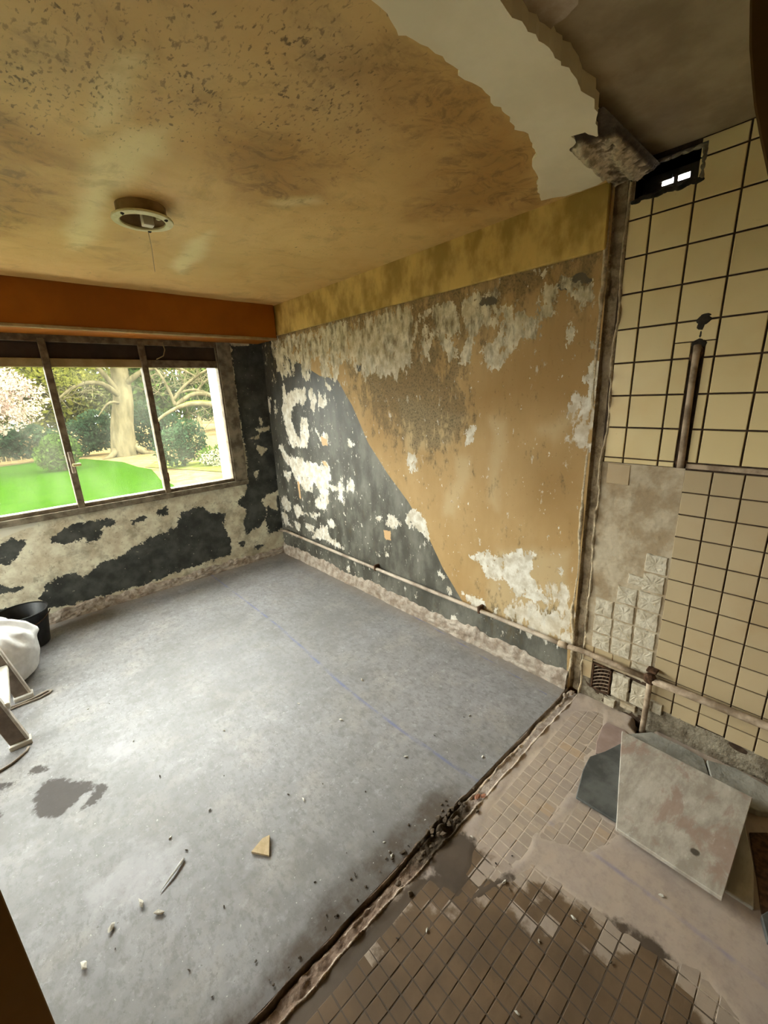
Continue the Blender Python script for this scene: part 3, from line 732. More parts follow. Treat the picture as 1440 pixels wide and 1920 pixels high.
def surface(name, u0, u1, v0, v1, step, to3, mat, fields, back=None, relief=None, flip=False):
    """a fine grid on one plane, carrying paint and stain outlines as vertex fields"""
    nu, nv = int(round((u1 - u0) / step)) + 1, int(round((v1 - v0) / step)) + 1
    U, V = np.meshgrid(np.linspace(u0, u1, nu), np.linspace(v0, v1, nv))
    u, v = U.ravel(), V.ravel()
    d = relief(u, v) if relief is not None else np.zeros_like(u)
    P = to3(u, v, d)
    at = {k: fn(u, v) for k, fn in fields.items()}
    vv, ff = P.tolist(), grid_faces(nu, nv, flip)
    if back:
        bv, bf = box_vf(*back)
        vv, ff = join([(vv, ff), (bv, bf)])
    me = mesh_np(name, vv, ff, False, at)
    sm = np.zeros(len(me.polygons), bool)
    sm[:(nu - 1) * (nv - 1)] = True
    me.polygons.foreach_set('use_smooth', sm)
    o = link(name, me, mat)
    return tag(o, kind=S)


def fpoly(polys, w):
    return lambda u, v: field(u, v, polys, w)


# ---- right wall of the living room
def rw_plaster(u, v):
    f = np.minimum(field(u, v, RW_PLASTER, 0.026), 0.75)
    speck = -0.80 - 0.2 * sstep(2.9, 2.3, u)
    return np.maximum(f, speck)


RW_MOULD_AND_STRIP.append([(0.86, 2.19), (4.1, 2.19), (4.1, 2.32), (0.86, 2.32)])  # darker strip along the wall top, under the band
RW_DARK.append([(3.9, 2.3), (4.3, 2.3), (4.3, 0.0), (3.95, 0.0)])
wall_right = surface('wall_right', 0.85, 4.20, -0.06, 2.54, 0.0125, lambda u, v, d: np.stack([XR - d, u, v], 1), M['right'],
                     {'dark': fpoly(RW_DARK, 0.05), 'plaster': rw_plaster, 'soft': fpoly(RW_SOFT, 0.08), 'pale': fpoly(RW_PALE, 0.06),
                      'burnt': fpoly(RW_BURNT, 0.2), 'mould': fpoly(RW_MOULD_AND_STRIP, 0.2), 'slate': fpoly(RW_SLATE, 0.03), 'chip': fpoly(RW_CHIP, 0.02),
                      'damp': lambda u, v: np.clip((u - 3.25) / 0.45, -1, 1) * 0.5 + np.clip((v - 1.5) / 0.5, -1, 1) * 0.5,  # far-corner damp with shade mixed into the darkening
                      'top': lambda u, v: np.clip((v - 1.75) / 0.4, -1, 1)},
                     back=(XR + 0.05, XR + 0.14, 0.80, 4.42, -0.22, 2.66), relief=lambda u, v: 0.004 * fbm(u * 2, v * 2, o=3, s=3), flip=True)
tag(wall_right, 'wall with peeling tan paint, dark slate triangle and bare plaster patches')

# ---- window wall (far wall): pieces around the opening
WX0, WX1, WZ0, WZ1 = -1.61, 1.80, 0.855, 2.225
WWF = {'dark': fpoly(WW_DARK, 0.035), 'chip': fpoly(WW_CHIP, 0.02), 'grey': fpoly(WW_GREY, 0.04)}


def ww_piece(u0, u1, v0, v1):
    return (u0, u1, v0, v1)


def far_wall():
    step = 0.0125
    parts, at = [], {k: [] for k in WWF}
    for (u0, u1, v0, v1) in ((XL, 2.17, -0.06, WZ0), (WX1, 2.17, WZ0, 2.56), (XL, WX0, WZ0, 2.56)):
        nu, nv = int(round((u1 - u0) / step)) + 1, int(round((v1 - v0) / step)) + 1
        U, V = np.meshgrid(np.linspace(u0, u1, nu), np.linspace(v0, v1, nv))
        u, v = U.ravel(), V.ravel()
        d = 0.004 * fbm(u * 2.2, v * 2.2, o=3, s=8)
        parts.append((np.stack([u, YW - d, v], 1).tolist(), grid_faces(nu, nv)))
        for k, fn in WWF.items():
            at[k].append(fn(u, v))
    for b in ((XL - 0.1, 2.27, YW + 0.012, YW + 0.28, -0.1, WZ0 + 0.001), (WX1, 2.27, YW + 0.012, YW + 0.28, WZ0, 2.62), (XL - 0.1, WX0, YW + 0.012, YW + 0.28, WZ0, 2.62),
              (WX0, WX1, YW + 0.03, YW + 0.28, WZ1, 2.62)):
        parts.append(box_vf(*b))
    v, f = join(parts)
    o = link('wall_far', mesh_np('wall_far', v, f, False, {k: np.concatenate(a) for k, a in at.items()}), M['winwall'])
    return tag(o, 'window wall with flaking black paint over bare plaster', kind=S)


wall_far = far_wall()

# ---- living room ceiling
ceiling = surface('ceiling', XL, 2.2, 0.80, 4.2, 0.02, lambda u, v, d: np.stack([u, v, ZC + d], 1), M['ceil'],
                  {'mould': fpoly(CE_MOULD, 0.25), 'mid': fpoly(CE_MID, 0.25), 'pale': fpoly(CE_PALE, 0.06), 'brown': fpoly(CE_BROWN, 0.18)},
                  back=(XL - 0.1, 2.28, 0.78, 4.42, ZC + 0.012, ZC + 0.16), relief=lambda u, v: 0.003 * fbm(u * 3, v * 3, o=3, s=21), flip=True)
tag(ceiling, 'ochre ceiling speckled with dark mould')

ceiling_kitchen = surface('ceiling_kitchen', XL, 2.2, YB - 0.02, 0.80, 0.04, lambda u, v, d: np.stack([u, v, ZK + d], 1), M['kceil'], {},
                          back=(XL - 0.1, 2.28, YB - 0.1, 0.80, ZK + 0.012, ZK + 0.12), relief=lambda u, v: 0.005 * fbm(u * 4, v * 4, o=3, s=22), flip=True)
tag(ceiling_kitchen, 'dark grimy plaster ceiling over the tiled corner')

# pale skim plaster filling the scar of the removed partition, with a ragged edge
sc = rough_outline(SCAR[0], 0.02, 0.012, 4)
sv, sf = prism_vf(sc, ZC - 0.010, ZK + 0.02)
tag(link('plaster_scar', mesh_np('plaster_scar', sv, sf), M['skim'], ceiling), 'pale skim plaster band with ragged edges across the ceiling')


kp = rough_outline(KPATCH, 0.02, 0.008, 9)
sv, sf = prism_vf(kp, ZK - 0.014, ZK + 0.01)
tag(link('plaster_patch', mesh_np('plaster_patch', sv, sf), M['kplaster'], ceiling_kitchen), 'broken beige plaster patch beside the ceiling scar')


def lump_me(name, r, seed, sq=(1, 1, 1), amp=0.35, sub=2):
    bm = bmesh.new()
    bmesh.ops.create_icosphere(bm, subdivisions=sub, radius=1.0)
    P = np.array([v.co[:] for v in bm.verts])
    k = 1 + amp * fbm(P[:, 0] * 1.7 + seed * 3.1, P[:, 1] * 1.7, P[:, 2] * 1.7, o=3, s=seed)
    for v, q, s_ in zip(bm.verts, P, k):
        v.co = (q[0] * s_ * r * sq[0], q[1] * s_ * r * sq[1], q[2] * s_ * r * sq[2])
    me = bpy.data.meshes.new(name)
    bm.to_mesh(me)
    bm.free()
    return me


def rock_me(name, r, seed, sq=(1, 1, 1), n=16):
    rr = np.random.default_rng(seed)
    P = rr.normal(size=(n, 3))
    P = P / np.linalg.norm(P, axis=1)[:, None] * (0.7 + 0.45 * rr.random((n, 1))) * r * np.array(sq)
    bm = bmesh.new()
    vs = [bm.verts.new(p) for p in P.tolist()]
    bmesh.ops.convex_hull(bm, input=vs)
    for v in [v for v in bm.verts if not v.link_faces]:
        bm.verts.remove(v)
    me = bpy.data.meshes.new(name)
    bm.to_mesh(me)
    bm.free()
    return me


# ---- living room floor
def chalk(u, v):
    a = np.clip(1 - np.abs(u - (1.285 - 0.07 * np.exp(-((v - 1.6) / .8) ** 2))) / 0.016, -1, 1)
    b = np.where((v > 0.9) & (v < 2.4), np.clip(1 - np.abs(u - (2.0 + 0.09 * (v - 0.9))) / 0.010, -1, 1), -1)
    return np.maximum(a, b)


def fl_edge(u, v):
    return np.maximum(field(u, v, FL_EDGE, 0.05), np.clip((0.93 - v) / 0.05, -1, 1) * sstep(1.25, 0.95, u) - sstep(0.95, 1.25, u))


def fl_dust(u, v):
    return np.maximum(np.clip(1 - (XR - u) / 0.10, -1, 1), np.clip(1 - (YW - v) / 0.11, -1, 1))


def fl_z(u, v):
    z = 0.002 * fbm(u * 3, v * 3, o=3, s=30)
    return z


floor = surface('floor', XL, 2.16, YT1 + 0.002, 4.16, 0.02, lambda u, v, d: np.stack([u, v, d], 1), M['floor'],
                {'edge': fl_edge, 'dust': fl_dust, 'chalk': chalk, 'patch': fpoly(FL_PATCH, 0.03), 'pale': fpoly(FL_PALE, 0.12)},
                back=(XL - 0.1, 2.28, YT1 + 0.02, 4.42, -0.16, -0.02), relief=fl_z)
tag(floor, 'worn grey concrete floor with faint blue chalk lines')

# ---- footing of the removed partition: a broken channel between the two floors
def channel(name, a0, a1, b0, b1, step, to3, mat, prof, attrs, parent=None, flip=False):
    na, nb = int((a1 - a0) / step) + 1, int((b1 - b0) / (step * 0.8)) + 1
    A, B = np.meshgrid(np.linspace(a0, a1, na), np.linspace(b0, b1, nb))
    a, b = A.ravel(), B.ravel()
    h = prof(a, b)
    me = mesh_np(name, to3(a, b, h), grid_faces(na, nb, flip), True, {k: fn(a, b, h) for k, fn in attrs.items()})
    return link(name, me, mat, parent)


def wob(a, s, f=7.0, amp=0.006):
    return amp * fbm(a * f, a * 0 + s, o=4, s=s)


def tr_lo(a):
    return YT0 + wob(a, 1, 9, .009)


def tr_hi(a):
    return YT1 + wob(a, 2, 9, .009)


def tr_rid(a):
    return tr_hi(a) - 0.019 + wob(a, 4, 6, .012)


def trench_h(a, b):
    lo, hi = tr_lo(a), tr_hi(a)
    inside = sstep(0.0, 0.008, b - lo) * sstep(0.0, 0.006, hi - b)
    depth = -0.009 + 0.006 * fbm(a * 22, b * 22, o=4, s=5)
    groove = -0.022 * (1 - 0.45 * sstep(1.1, 1.3, a)) * np.exp(-((b - (hi - 0.007)) / 0.0042) ** 2) * sstep(-.5, .2, vnoise(a * 7, a * 0, s=9) + 0.3)
    ridge = 0.010 * np.exp(-((b - tr_rid(a)) / 0.004) ** 2) * sstep(-.3, .3, vnoise(a * 9, a * 0 + 3, s=6)) * (0.7 + .6 * vnoise(a * 60, b * 60, s=7))
    ridge2 = 0.008 * np.exp(-((b - (lo - 0.001)) / 0.005) ** 2) * (0.7 + 0.6 * vnoise(a * 40, b * 40, s=16))
    z = depth * inside + groove * inside + ridge * inside + ridge2
    z += inside * 0.010 * sstep(1.2, 0.8, a) * fbm(a * 40, b * 40, o=4, s=12)
    heap = 0.022 * np.exp(-(((a - 0.98) / 0.14) ** 2 + ((b - 0.836) / 0.04) ** 2)) * (0.5 + 1.4 * np.clip(fbm(a * 34, b * 34, o=3, s=14), -.2, 1))
    out_ = np.maximum(sstep(0.002, 0.012, b - hi), sstep(0.004, 0.014, lo - b))
    crumb = 0.007 * sstep(1.3, 0.9, a) * np.clip(fbm(a * 45, b * 45, o=3, s=18), 0, 1)
    return z + heap + out_ * (crumb - 0.006)


def trench_ridge(a, b, h):
    k = np.maximum(1.1 - np.abs(b - tr_lo(a) + 0.001) / 0.006, 0.9 - np.abs(b - tr_rid(a)) / 0.006)
    return np.clip(k - 0.75 * sstep(1.12, 0.95, a), -1, 1)


def trench_soil(a, b, h):
    s1 = np.exp(-(((a - 0.97) / 0.17) ** 2 + ((b - 0.83) / 0.07) ** 2)) * 2.3 - 0.9
    s2 = 1.0 - np.abs(b - (tr_hi(a) - 0.007)) / 0.005
    return np.clip(np.maximum(s1, np.minimum(s2, 0.4) - 0.7 * sstep(1.1, 1.3, a)), -1, 1)


trench = channel('trim_1', XL + 0.01, 2.135, YT0 - 0.02, YT1 + 0.05, 0.0055, lambda a, b, h: np.stack([a, b, h], 1), M['trench'], trench_h,
                 {'ridge': trench_ridge, 'soil': trench_soil, 'pale': lambda a, b, h: np.clip(-0.9 + 2.2 * sstep(1.02, 1.25, a) + 0.5 * fbm(a * 6, b * 20, o=3, s=19), -1, 1)})
tag(trench, 'broken footing of the removed partition running between the two floors', kind=S)

rubs = [(1.19, 0.815, 0.014, 'brick'), (1.215, 0.80, 0.009, 'brick'), (2.06, 0.835, 0.014, 'skirt'), (2.10, 0.82, 0.016, 'skirt')]
for k in range(34):
    x = 0.97 + 0.13 * random.gauss(0, 1)
    rubs.append((x, 0.832 + 0.028 * random.gauss(0, 1), random.uniform(0.004, 0.011), 'rubble'))
for k in range(22):
    rubs.append((random.uniform(0.25, 1.2), YT1 + 0.02 + abs(random.gauss(0, 0.03)), random.uniform(0.002, 0.005), 'rubble'))
for k, (x, y, r, mt) in enumerate(rubs):
    o = link('rubble_piece', rock_me('rubble_piece', r * 1.15, 60 + k, (1.3, 1, .6)), M[mt], trench)
    o.location = (x, y, 0.003 + (0.012 * math.exp(-((x - .98) / .12) ** 2) if y < YT1 else 0))

# ---- chase where the partition met the wall
def ch_lo(a):
    return YT0 + wob(a, 11, 6, .012)


def ch_hi(a):
    return YT1 + wob(a, 12, 6, .014)


def chase_h(a, b):
    lo, hi = ch_lo(a), ch_hi(a)
    ins = sstep(0.0, 0.010, b - lo) * sstep(0.0, 0.012, hi - b)
    z = -ins * (0.024 + 0.012 * fbm(a * 14, b * 14, o=4, s=31)) - 0.014 * ins * sstep(1.95, 2.05, a) * fbm(a * 22, b * 22, o=3, s=39)
    z += 0.014 * np.exp(-((b - (lo - 0.004)) / 0.006) ** 2) * (0.5 + 0.9 * vnoise(a * 26, b * 26, s=33))
    z += 0.010 * np.exp(-((b - (hi + 0.010)) / 0.012) ** 2) * sstep(-.1, .5, fbm(a * 8, a * 0, o=3, s=35)) * (1 + fbm(a * 30, b * 30, o=3, s=36))
    out_ = sstep(0.010, 0.022, b - hi) + sstep(0.006, 0.014, lo - b)
    return z - 0.012 * out_


def chase_ridge(a, b, h):
    lo, hi = ch_lo(a), ch_hi(a)
    k1 = 1.1 - np.abs(b - lo + 0.003) / 0.006
    k2 = 0.9 - np.abs(b - hi - 0.006) / 0.014 - 0.45 * sstep(.15, -.2, fbm(a * 8, a * 0, o=3, s=35))
    return np.clip(np.maximum(k1, k2), -1, 1)


chase = channel('chase', 0.0, 2.54, YT0 - 0.022, YT1 + 0.045, 0.007, lambda a, b, h: np.stack([XR - 0.001 - h, b, a], 1), M['chase'], chase_h,
                {'ridge': chase_ridge, 'pale': lambda a, b, h: 0.2 + 0.8 * fbm(a * 3, b * 9, o=3, s=38),
                 'soil': lambda a, b, h: np.clip(-0.75 + 0.55 * (h < -0.026), -1, 1)}, wall_right)  # coloured darker where the chase is cut deepest
tag(chase, 'vertical broken strip where a partition was torn out')



def head_h(a, b):
    """torn plaster where the chase runs into the ceiling; positive hangs down"""
    w_ = 0.012 * fbm(a * 14, b * 14, o=3, s=47)
    mid = 0.772 + 0.035 * sstep(1.7, 2.1, a) + w_
    on = sstep(1.62, 1.78, a + 0.09 * fbm(a * 11, b * 11, o=3, s=46))
    wid = 0.022 + 0.020 * on
    rim = np.exp(-((np.abs(b - mid) - wid) / 0.020) ** 2) * on
    n_ = 0.6 * fbm(a * 11, b * 19, o=5, s=45) + 0.5 * fbm(a * 50, b * 50, o=3, s=48)
    edge = sstep(0.0, 0.02, b - 0.69) * sstep(0.0, 0.02, 0.868 - b)
    return (rim * (0.011 + 0.022 * n_) + 0.012 * n_ * on + 0.004 * on) * edge - 0.012 * (1 - on * edge)


head = channel('torn_plaster', 1.58, 2.134, 0.685, 0.872, 0.006, lambda a, b, h: np.stack([a, b, ZC - 0.011 - h], 1), M['chase'], head_h,
               {'ridge': lambda a, b, h: np.clip((h - 0.006) / 0.007, -1, 1), 'soil': lambda a, b, h: np.clip(0.35 - h / 0.008, -1, 1) - 0.5 * (h < -0.008),  # shade of the cavity painted dark into the shallow cut
                'pale': lambda a, b, h: 0.3 + 0 * a}, ceiling, True)

# ---- stained band along the top of the right wall, boxed beam over the window
trim_2 = box('trim_2', XR - 0.022, XR + 0.02, 0.862, 4.16, 2.262, ZC + 0.004, M['band'], None, 0.004, 1)
tag(trim_2, 'mottled ochre band along the top of the right wall', kind=S)
trim_3 = box('trim_3', XL, 2.102, 3.76, 4.165, 2.222, ZC + 0.004, M['beam'], None, 0.012, 2)
tag(trim_3, 'brown orange boxed beam over the window', kind=S)
tag(box('edge_strip', XL, 2.10, 3.752, 3.785, 2.214, 2.236, M['beam_edge'], trim_3, 0.004, 1), 'worn pale lower edge')


def skirting(name, a0, a1, to3, hgt, label):
    na, nb = int((a1 - a0) / 0.012) + 1, 22
    A, T = np.meshgrid(np.linspace(a0, a1, na), np.linspace(0, 1, nb))
    a, t = A.ravel(), T.ravel()
    top = hgt * (1 + 0.28 * fbm(a * 4, a * 0, o=4, s=51)) + 0.012 * vnoise(a * 30, a * 0, s=52)
    out = 0.028 * np.sqrt(np.clip(1 - t, 0, 1)) * (1 + 0.3 * fbm(a * 9, t * 3, o=3, s=53)) + 0.006 * fbm(a * 40, t * 8, o=3, s=54) * (t < .97) + 0.002
    me = mesh_np(name, to3(a, t * top - 0.003, out), grid_faces(na, nb), True)
    o = link(name, me, M['skirt'])
    return tag(o, label, kind=S)


skirting('baseboard_right', 0.862, 4.13, lambda a, z, d: np.stack([XR - d, a, z], 1), 0.115, 'crumbling pink mortar skirting under the pipe')
skirting('baseboard_far', XL, 2.13, lambda a, z, d: np.stack([a, YW - d, z], 1), 0.085, 'crumbling mortar skirting below the window')

# ---- left wall with an unseen window added to brighten the room, and wall behind the viewer (both out of the picture)
def holed(name, boxes, mat):
    v, f = join([box_vf(*b) for b in boxes])
    return tag(link(name, mesh_np(name, v, f), mat), kind=S)


DY0, DY1, DZ0, DZ1 = 2.65, 3.95, 0.75, 2.15
holed('wall_left', [(XL - 0.2, XL, YB - 0.1, DY0, -0.1, 2.66), (XL - 0.2, XL, DY1, 4.42, -0.1, 2.66), (XL - 0.2, XL, DY0, DY1, DZ1, 2.66), (XL - 0.2, XL, DY0, DY1, -0.1, DZ0)], M['plain'])
holed('wall_back', [(XL - 0.2, 2.3, YB - 0.2, YB, -0.1, 2.66)], M['plain'])
door = empty('added_window_2', (XL - 0.08, (DY0 + DY1) / 2, DZ0))  # parent of the added window's parts
tag(door, 'two-pane side window added in the left wall for more daylight', kind=S)
dw = (DY1 - DY0) / 2
for i in range(3):
    y = DY0 + i * dw
    box('stile', XL - 0.11, XL - 0.05, max(DY0, y - 0.03), min(DY1, y + 0.03), DZ0, DZ1, M['frame'], door)
box('rail', XL - 0.11, XL - 0.05, DY0, DY1, DZ0, DZ0 + 0.08, M['frame'], door)
box('rail', XL - 0.11, XL - 0.05, DY0, DY1, DZ1 - 0.06, DZ1, M['frame'], door)
for i in range(2):
    y = DY0 + i * dw
    box('pane', XL - 0.083, XL - 0.077, y + 0.03, y + dw - 0.03, DZ0 + 0.08, DZ1 - 0.06, M['clear'], door, 0)

# ---- the window band
win = empty('window_1', (0.1, YW, WZ0))
tag(win, 'long low window with slim dark mullions and dusty glass', kind=S)
FY0, FY1 = YW - 0.012, YW + 0.055
GX = [-1.61, -0.95, -0.29, 0.372, 1.034, 1.668]
box('sill_rail', WX0, 1.80, FY0 - 0.02, FY1, WZ0, 0.905, M['sill'], win, 0.006, 2)
box('glazing_bead', WX0, 1.668, FY0 + 0.004, FY1, 0.905, 0.935, M['frame'], win, 0.004)
box('top_rail', WX0, 1.80, FY0, FY1, 2.172, WZ1, M['frame'], win, 0.004)
for i in range(5):
    a, b = GX[i] + 0.022, GX[i + 1] - (0.022 if i < 4 else 0.0)
    box('transom', a, b, FY0 + 0.008, FY1, 1.995, 2.058, M['rail'] if i < 4 else M['frame'], win, 0.004)
    box('blind_panel', a, b, FY0 + 0.03, FY1 - 0.005, 2.058, 2.172, M['blind'], win, 0.003)
    pane = box('pane', a, b, YW + 0.026, YW + 0.031, 0.930, 1.998, M['glass'], win, 0)
for x in GX[1:5]:
    box('mullion', x - 0.024, x + 0.024, FY0 - 0.008, FY1, 0.90, 2.20, M['frame'], win, 0.005, 2)
box('side_post', 1.668, 1.80, FY0 - 0.006, FY1, 0.90, WZ1, M['sill'], win, 0.006, 2)
box('side_bead', 1.655, 1.672, FY0, FY1, 0.93, 2.19, M['frame'], win, 0.003)
box('reveal', 1.655, 1.80, FY1 + 0.002, YW + 0.27, 0.86, 2.24, M['white'], win, 0.004)
box('outer_sill', WX0, 1.80, FY1 + 0.002, YW + 0.34, 0.82, 0.885, M['white'], win, 0.004)
hd = box('handle', 0.362, 0.386, FY0 - 0.03, FY0 - 0.006, 1.19, 1.36, M['pipe'], win, 0.004)
box('lever', 0.372, 0.43, FY0 - 0.055, FY0 - 0.03, 1.245, 1.268, M['lampring'], hd, 0.004)
for z in (1.50, 1.05):
    box('catch', 1.045, 1.06, FY0 - 0.022, FY0 - 0.004, z - 0.04, z + 0.04, M['rust'], win, 0.003)
tube('blind_cord', [(1.20, FY0 - 0.01, 2.20), (1.21, FY0 - 0.012, 2.14), (1.19, FY0 - 0.012, 2.09), (1.13, FY0 - 0.012, 2.06)], 0.004, M['rail'], win, 6)

# ================================================================== tiled kitchen wall
XK = XR + 0.006          # substrate plane behind the tiles
wk_boxes = [(XK, XR + 0.14, YB - 0.1, 0.80, -0.22, 2.42), (XK, XR + 0.14, YB - 0.1, 0.543, 2.42, 2.66), (XK, XR + 0.14, 0.785, 0.80, 2.42, 2.66), (XK, XR + 0.14, 0.543, 0.785, 2.527, 2.66)]
v, f = join([box_vf(*b) for b in wk_boxes])
wall_kitchen = link('wall_kitchen', mesh_np('wall_kitchen', v, f), M['grout'])
tag(wall_kitchen, 'wall of cream tiles with dark brown joints', kind=S)

_tile_cache = {}


def tile_me(dy, dz, mat, th=0.008, bev=0.0018):
    key = (round(dy, 4), round(dz, 4), mat)
    if key not in _tile_cache:
        y, z = dy / 2, dz / 2
        v = [(th, -y, -z), (th, y, -z), (th, y, z), (th, -y, z), (bev, -y, -z), (bev, y, -z), (bev, y, z), (bev, -y, z),
             (0, -y + bev, -z + bev), (0, y - bev, -z + bev), (0, y - bev, z - bev), (0, -y + bev, z - bev)]
        f = []
        for k in range(4):
            n = (k + 1) % 4
            f += [(k, 4 + k, 4 + n, n), (4 + k, 8 + k, 8 + n, 4 + n)]
        f += [(8, 11, 10, 9)]
        me = mesh_np('tile', v, f)
        me.materials.append(M[mat])
        _tile_cache[key] = me
    return _tile_cache[key]


def put_tile(y0, y1, z0, z1, mat, g=0.0035, dx=0.0, tilt=0.012, name='tile'):
    if y1 - y0 < 2.5 * g or z1 - z0 < 2.5 * g:
        return
    o = bpy.data.objects.new(name, tile_me(y1 - y0 - 2 * g, z1 - z0 - 2 * g, mat))
    COL.objects.link(o)
    o.parent = wall_kitchen
    o.location = (XR - dx + random.uniform(-0.001, 0.0008), (y0 + y1) / 2, (z0 + z1) / 2)
    o.rotation_euler = (random.uniform(-tilt, tilt) * .4, random.uniform(-tilt, tilt), random.uniform(-tilt, tilt))
    return o


UY = [0.786, 0.700, 0.558, 0.415, 0.273, 0.130, -0.012, -0.154, -0.296, -0.438]
UZ = [1.360, 1.501, 1.643, 1.784, 1.925, 2.067, 2.208, 2.348, 2.488, 2.552]
for i in range(len(UY) - 1):
    y1, y0 = UY[i], UY[i + 1]
    for j in range(len(UZ) - 1):
        z0, z1 = UZ[j], UZ[j + 1]
        if j == 8 and i < 2:
            continue                       # opened-up duct
        if j == 7 and i < 2:
            put_tile(y0, y1, z0, 2.418, 'tile_up')
            continue
        if i == 2 and j < 3:               # slot cut for the riser pipe
            put_tile(0.494, y1, z0, z1, 'tile_up')
            put_tile(y0, 0.452, z0, z1, 'tile_up')
            continue
        if i == 2 and j == 3:
            put_tile(y0, y1, 1.845, z1, 'tile_up')
            put_tile(0.494, y1, z0, 1.848, 'tile_up')
            put_tile(y0, 0.452, z0, 1.848, 'tile_up')
            continue
        put_tile(y0, y1, z0, z1, 'tile_up')
for i in range(3):                          # thin strip of cut tiles above the bare patch
    put_tile(max(UY[i + 1], 0.494), UY[i], 1.334, 1.361, 'tile_up')
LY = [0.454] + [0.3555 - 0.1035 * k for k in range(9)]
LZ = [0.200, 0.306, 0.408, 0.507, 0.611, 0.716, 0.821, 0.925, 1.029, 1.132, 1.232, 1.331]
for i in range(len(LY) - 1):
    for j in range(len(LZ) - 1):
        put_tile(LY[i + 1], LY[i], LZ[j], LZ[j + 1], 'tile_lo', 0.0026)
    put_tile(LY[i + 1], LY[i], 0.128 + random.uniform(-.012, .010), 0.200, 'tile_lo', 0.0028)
put_tile(0.662, 0.765, 1.232, 1.332, 'tile_lo', 0.002)       # the one tile left on the bare patch
put_tile(0.735, 0.792, 0.125, 0.232, 'tile_lo', 0.002)
put_tile(0.735, 0.792, 0.232, 0.33, 'tile_lo', 0.002)
put_tile(0.640, 0.735, 0.262, 0.33, 'tile_lo', 0.002)
put_tile(0.555, 0.640, 0.262, 0.33, 'tile_lo', 0.002)

# bare plaster patch where tiles came off
nu, nv = 70, 215
A, B = np.meshgrid(np.linspace(0.452, 0.796, nu), np.linspace(0.24, 1.335, nv))
a, b = A.ravel(), B.ravel()
h = 0.0025 * fbm(a * 14, b * 14, o=4, s=71) + 0.0015 * fbm(a * 60, b * 60, o=3, s=72)
link('bare_plaster', mesh_np('bare_plaster', np.stack([XR + 0.003 - h, a, b], 1), grid_faces(nu, nv, True), True), M['kplaster'], wall_kitchen)


def pad(y0, y1, z0, z1, k, mat='pad', th=0.007):
    g = 0.003
    n = 7
    P = []
    ring = rough_outline([(y0 + g, z0 + g), (y1 - g, z0 + g), (y1 - g, z1 - g), (y0 + g, z1 - g)], 0.014, 0.0035, 80 + k)
    nn = len(ring)
    cy, cz = (y0 + y1) / 2, (z0 + z1) / 2
    v = [(XR + 0.004, p[0], p[1]) for p in ring]
    v += [(XR + 0.004 - th, cy + (p[0] - cy) * 0.93, cz + (p[1] - cz) * 0.93) for p in ring]
    v += [(XR + 0.004 - th - 0.003 * random.random(), cy + (p[0] - cy) * 0.5, cz + (p[1] - cz) * 0.5) for p in ring] + [(XR + 0.004 - th, cy, cz)]
    f = []
    for r in (0, 1):
        f += [(r * nn + i, (r + 1) * nn + i, (r + 1) * nn + (i + 1) % nn, r * nn + (i + 1) % nn) for i in range(nn)]
    f += [(2 * nn + i, 3 * nn, 2 * nn + (i + 1) % nn) for i in range(nn)]
    link('mortar_pad', mesh_np('mortar_pad', v, f), M[mat], wall_kitchen)


PADS = [(0.46, 0.557, 0.828, 0.925), (0.46, 0.557, 0.73, 0.828), (0.46, 0.563, 0.63, 0.73), (0.563, 0.66, 0.63, 0.728), (0.462, 0.565, 0.53, 0.63), (0.565, 0.664, 0.53, 0.63), (0.664, 0.758, 0.525, 0.628),
        (0.462, 0.563, 0.43, 0.53), (0.563, 0.66, 0.43, 0.53), (0.66, 0.757, 0.42, 0.525), (0.462, 0.561, 0.335, 0.43), (0.561, 0.658, 0.33, 0.43), (0.658, 0.755, 0.325, 0.42), (0.46, 0.555, 0.262, 0.335), (0.50, 0.62, 0.745, 0.80)]
for k, p in enumerate(PADS):
    pad(*p, k)

# groove strip between the two tile sizes
box('timber_strip', XR - 0.001, XR + 0.01, -0.9, 0.452, 1.336, 1.357, M['dirtypipe'], wall_kitchen, 0.002)
# broken plaster around the foot of the wall
nu, nv = 150, 26
A, B = np.meshgrid(np.linspace(-0.9, 0.796, nu), np.linspace(-0.06, 0.262, nv))
a, b = A.ravel(), B.ravel()
top = np.where(a > 0.452, 0.262, 0.128)
bb = np.minimum(b, top)
h = 0.006 * fbm(a * 10, bb * 10, o=4, s=74) + 0.004 * fbm(a * 40, bb * 40, o=3, s=75) + np.where(a > 0.452, -0.003, 0.010 * sstep(0.12, 0.0, bb))
h = np.where((a > 0.632) & (a < 0.73) & (bb > 0.07) & (bb < 0.24), -0.02, h)
link('wall_foot', mesh_np('wall_foot', np.stack([XR + 0.003 - h, a, bb], 1), grid_faces(nu, nv, True), True), M['mortar'], wall_kitchen)
for k, (y0, y1, z0, z1, mt) in enumerate([(0.545, 0.632, 0.085, 0.235, 'pad'), (0.462, 0.54, 0.09, 0.225, 'pad'), (0.60, 0.66, 0.015, 0.065, 'pad'), (0.50, 0.58, 0.045, 0.085, 'kplaster'), (0.39, 0.45, 0.10, 0.165, 'pad')]):
    pad(y0, y1, z0, z1, 100 + k, mt, 0.016)

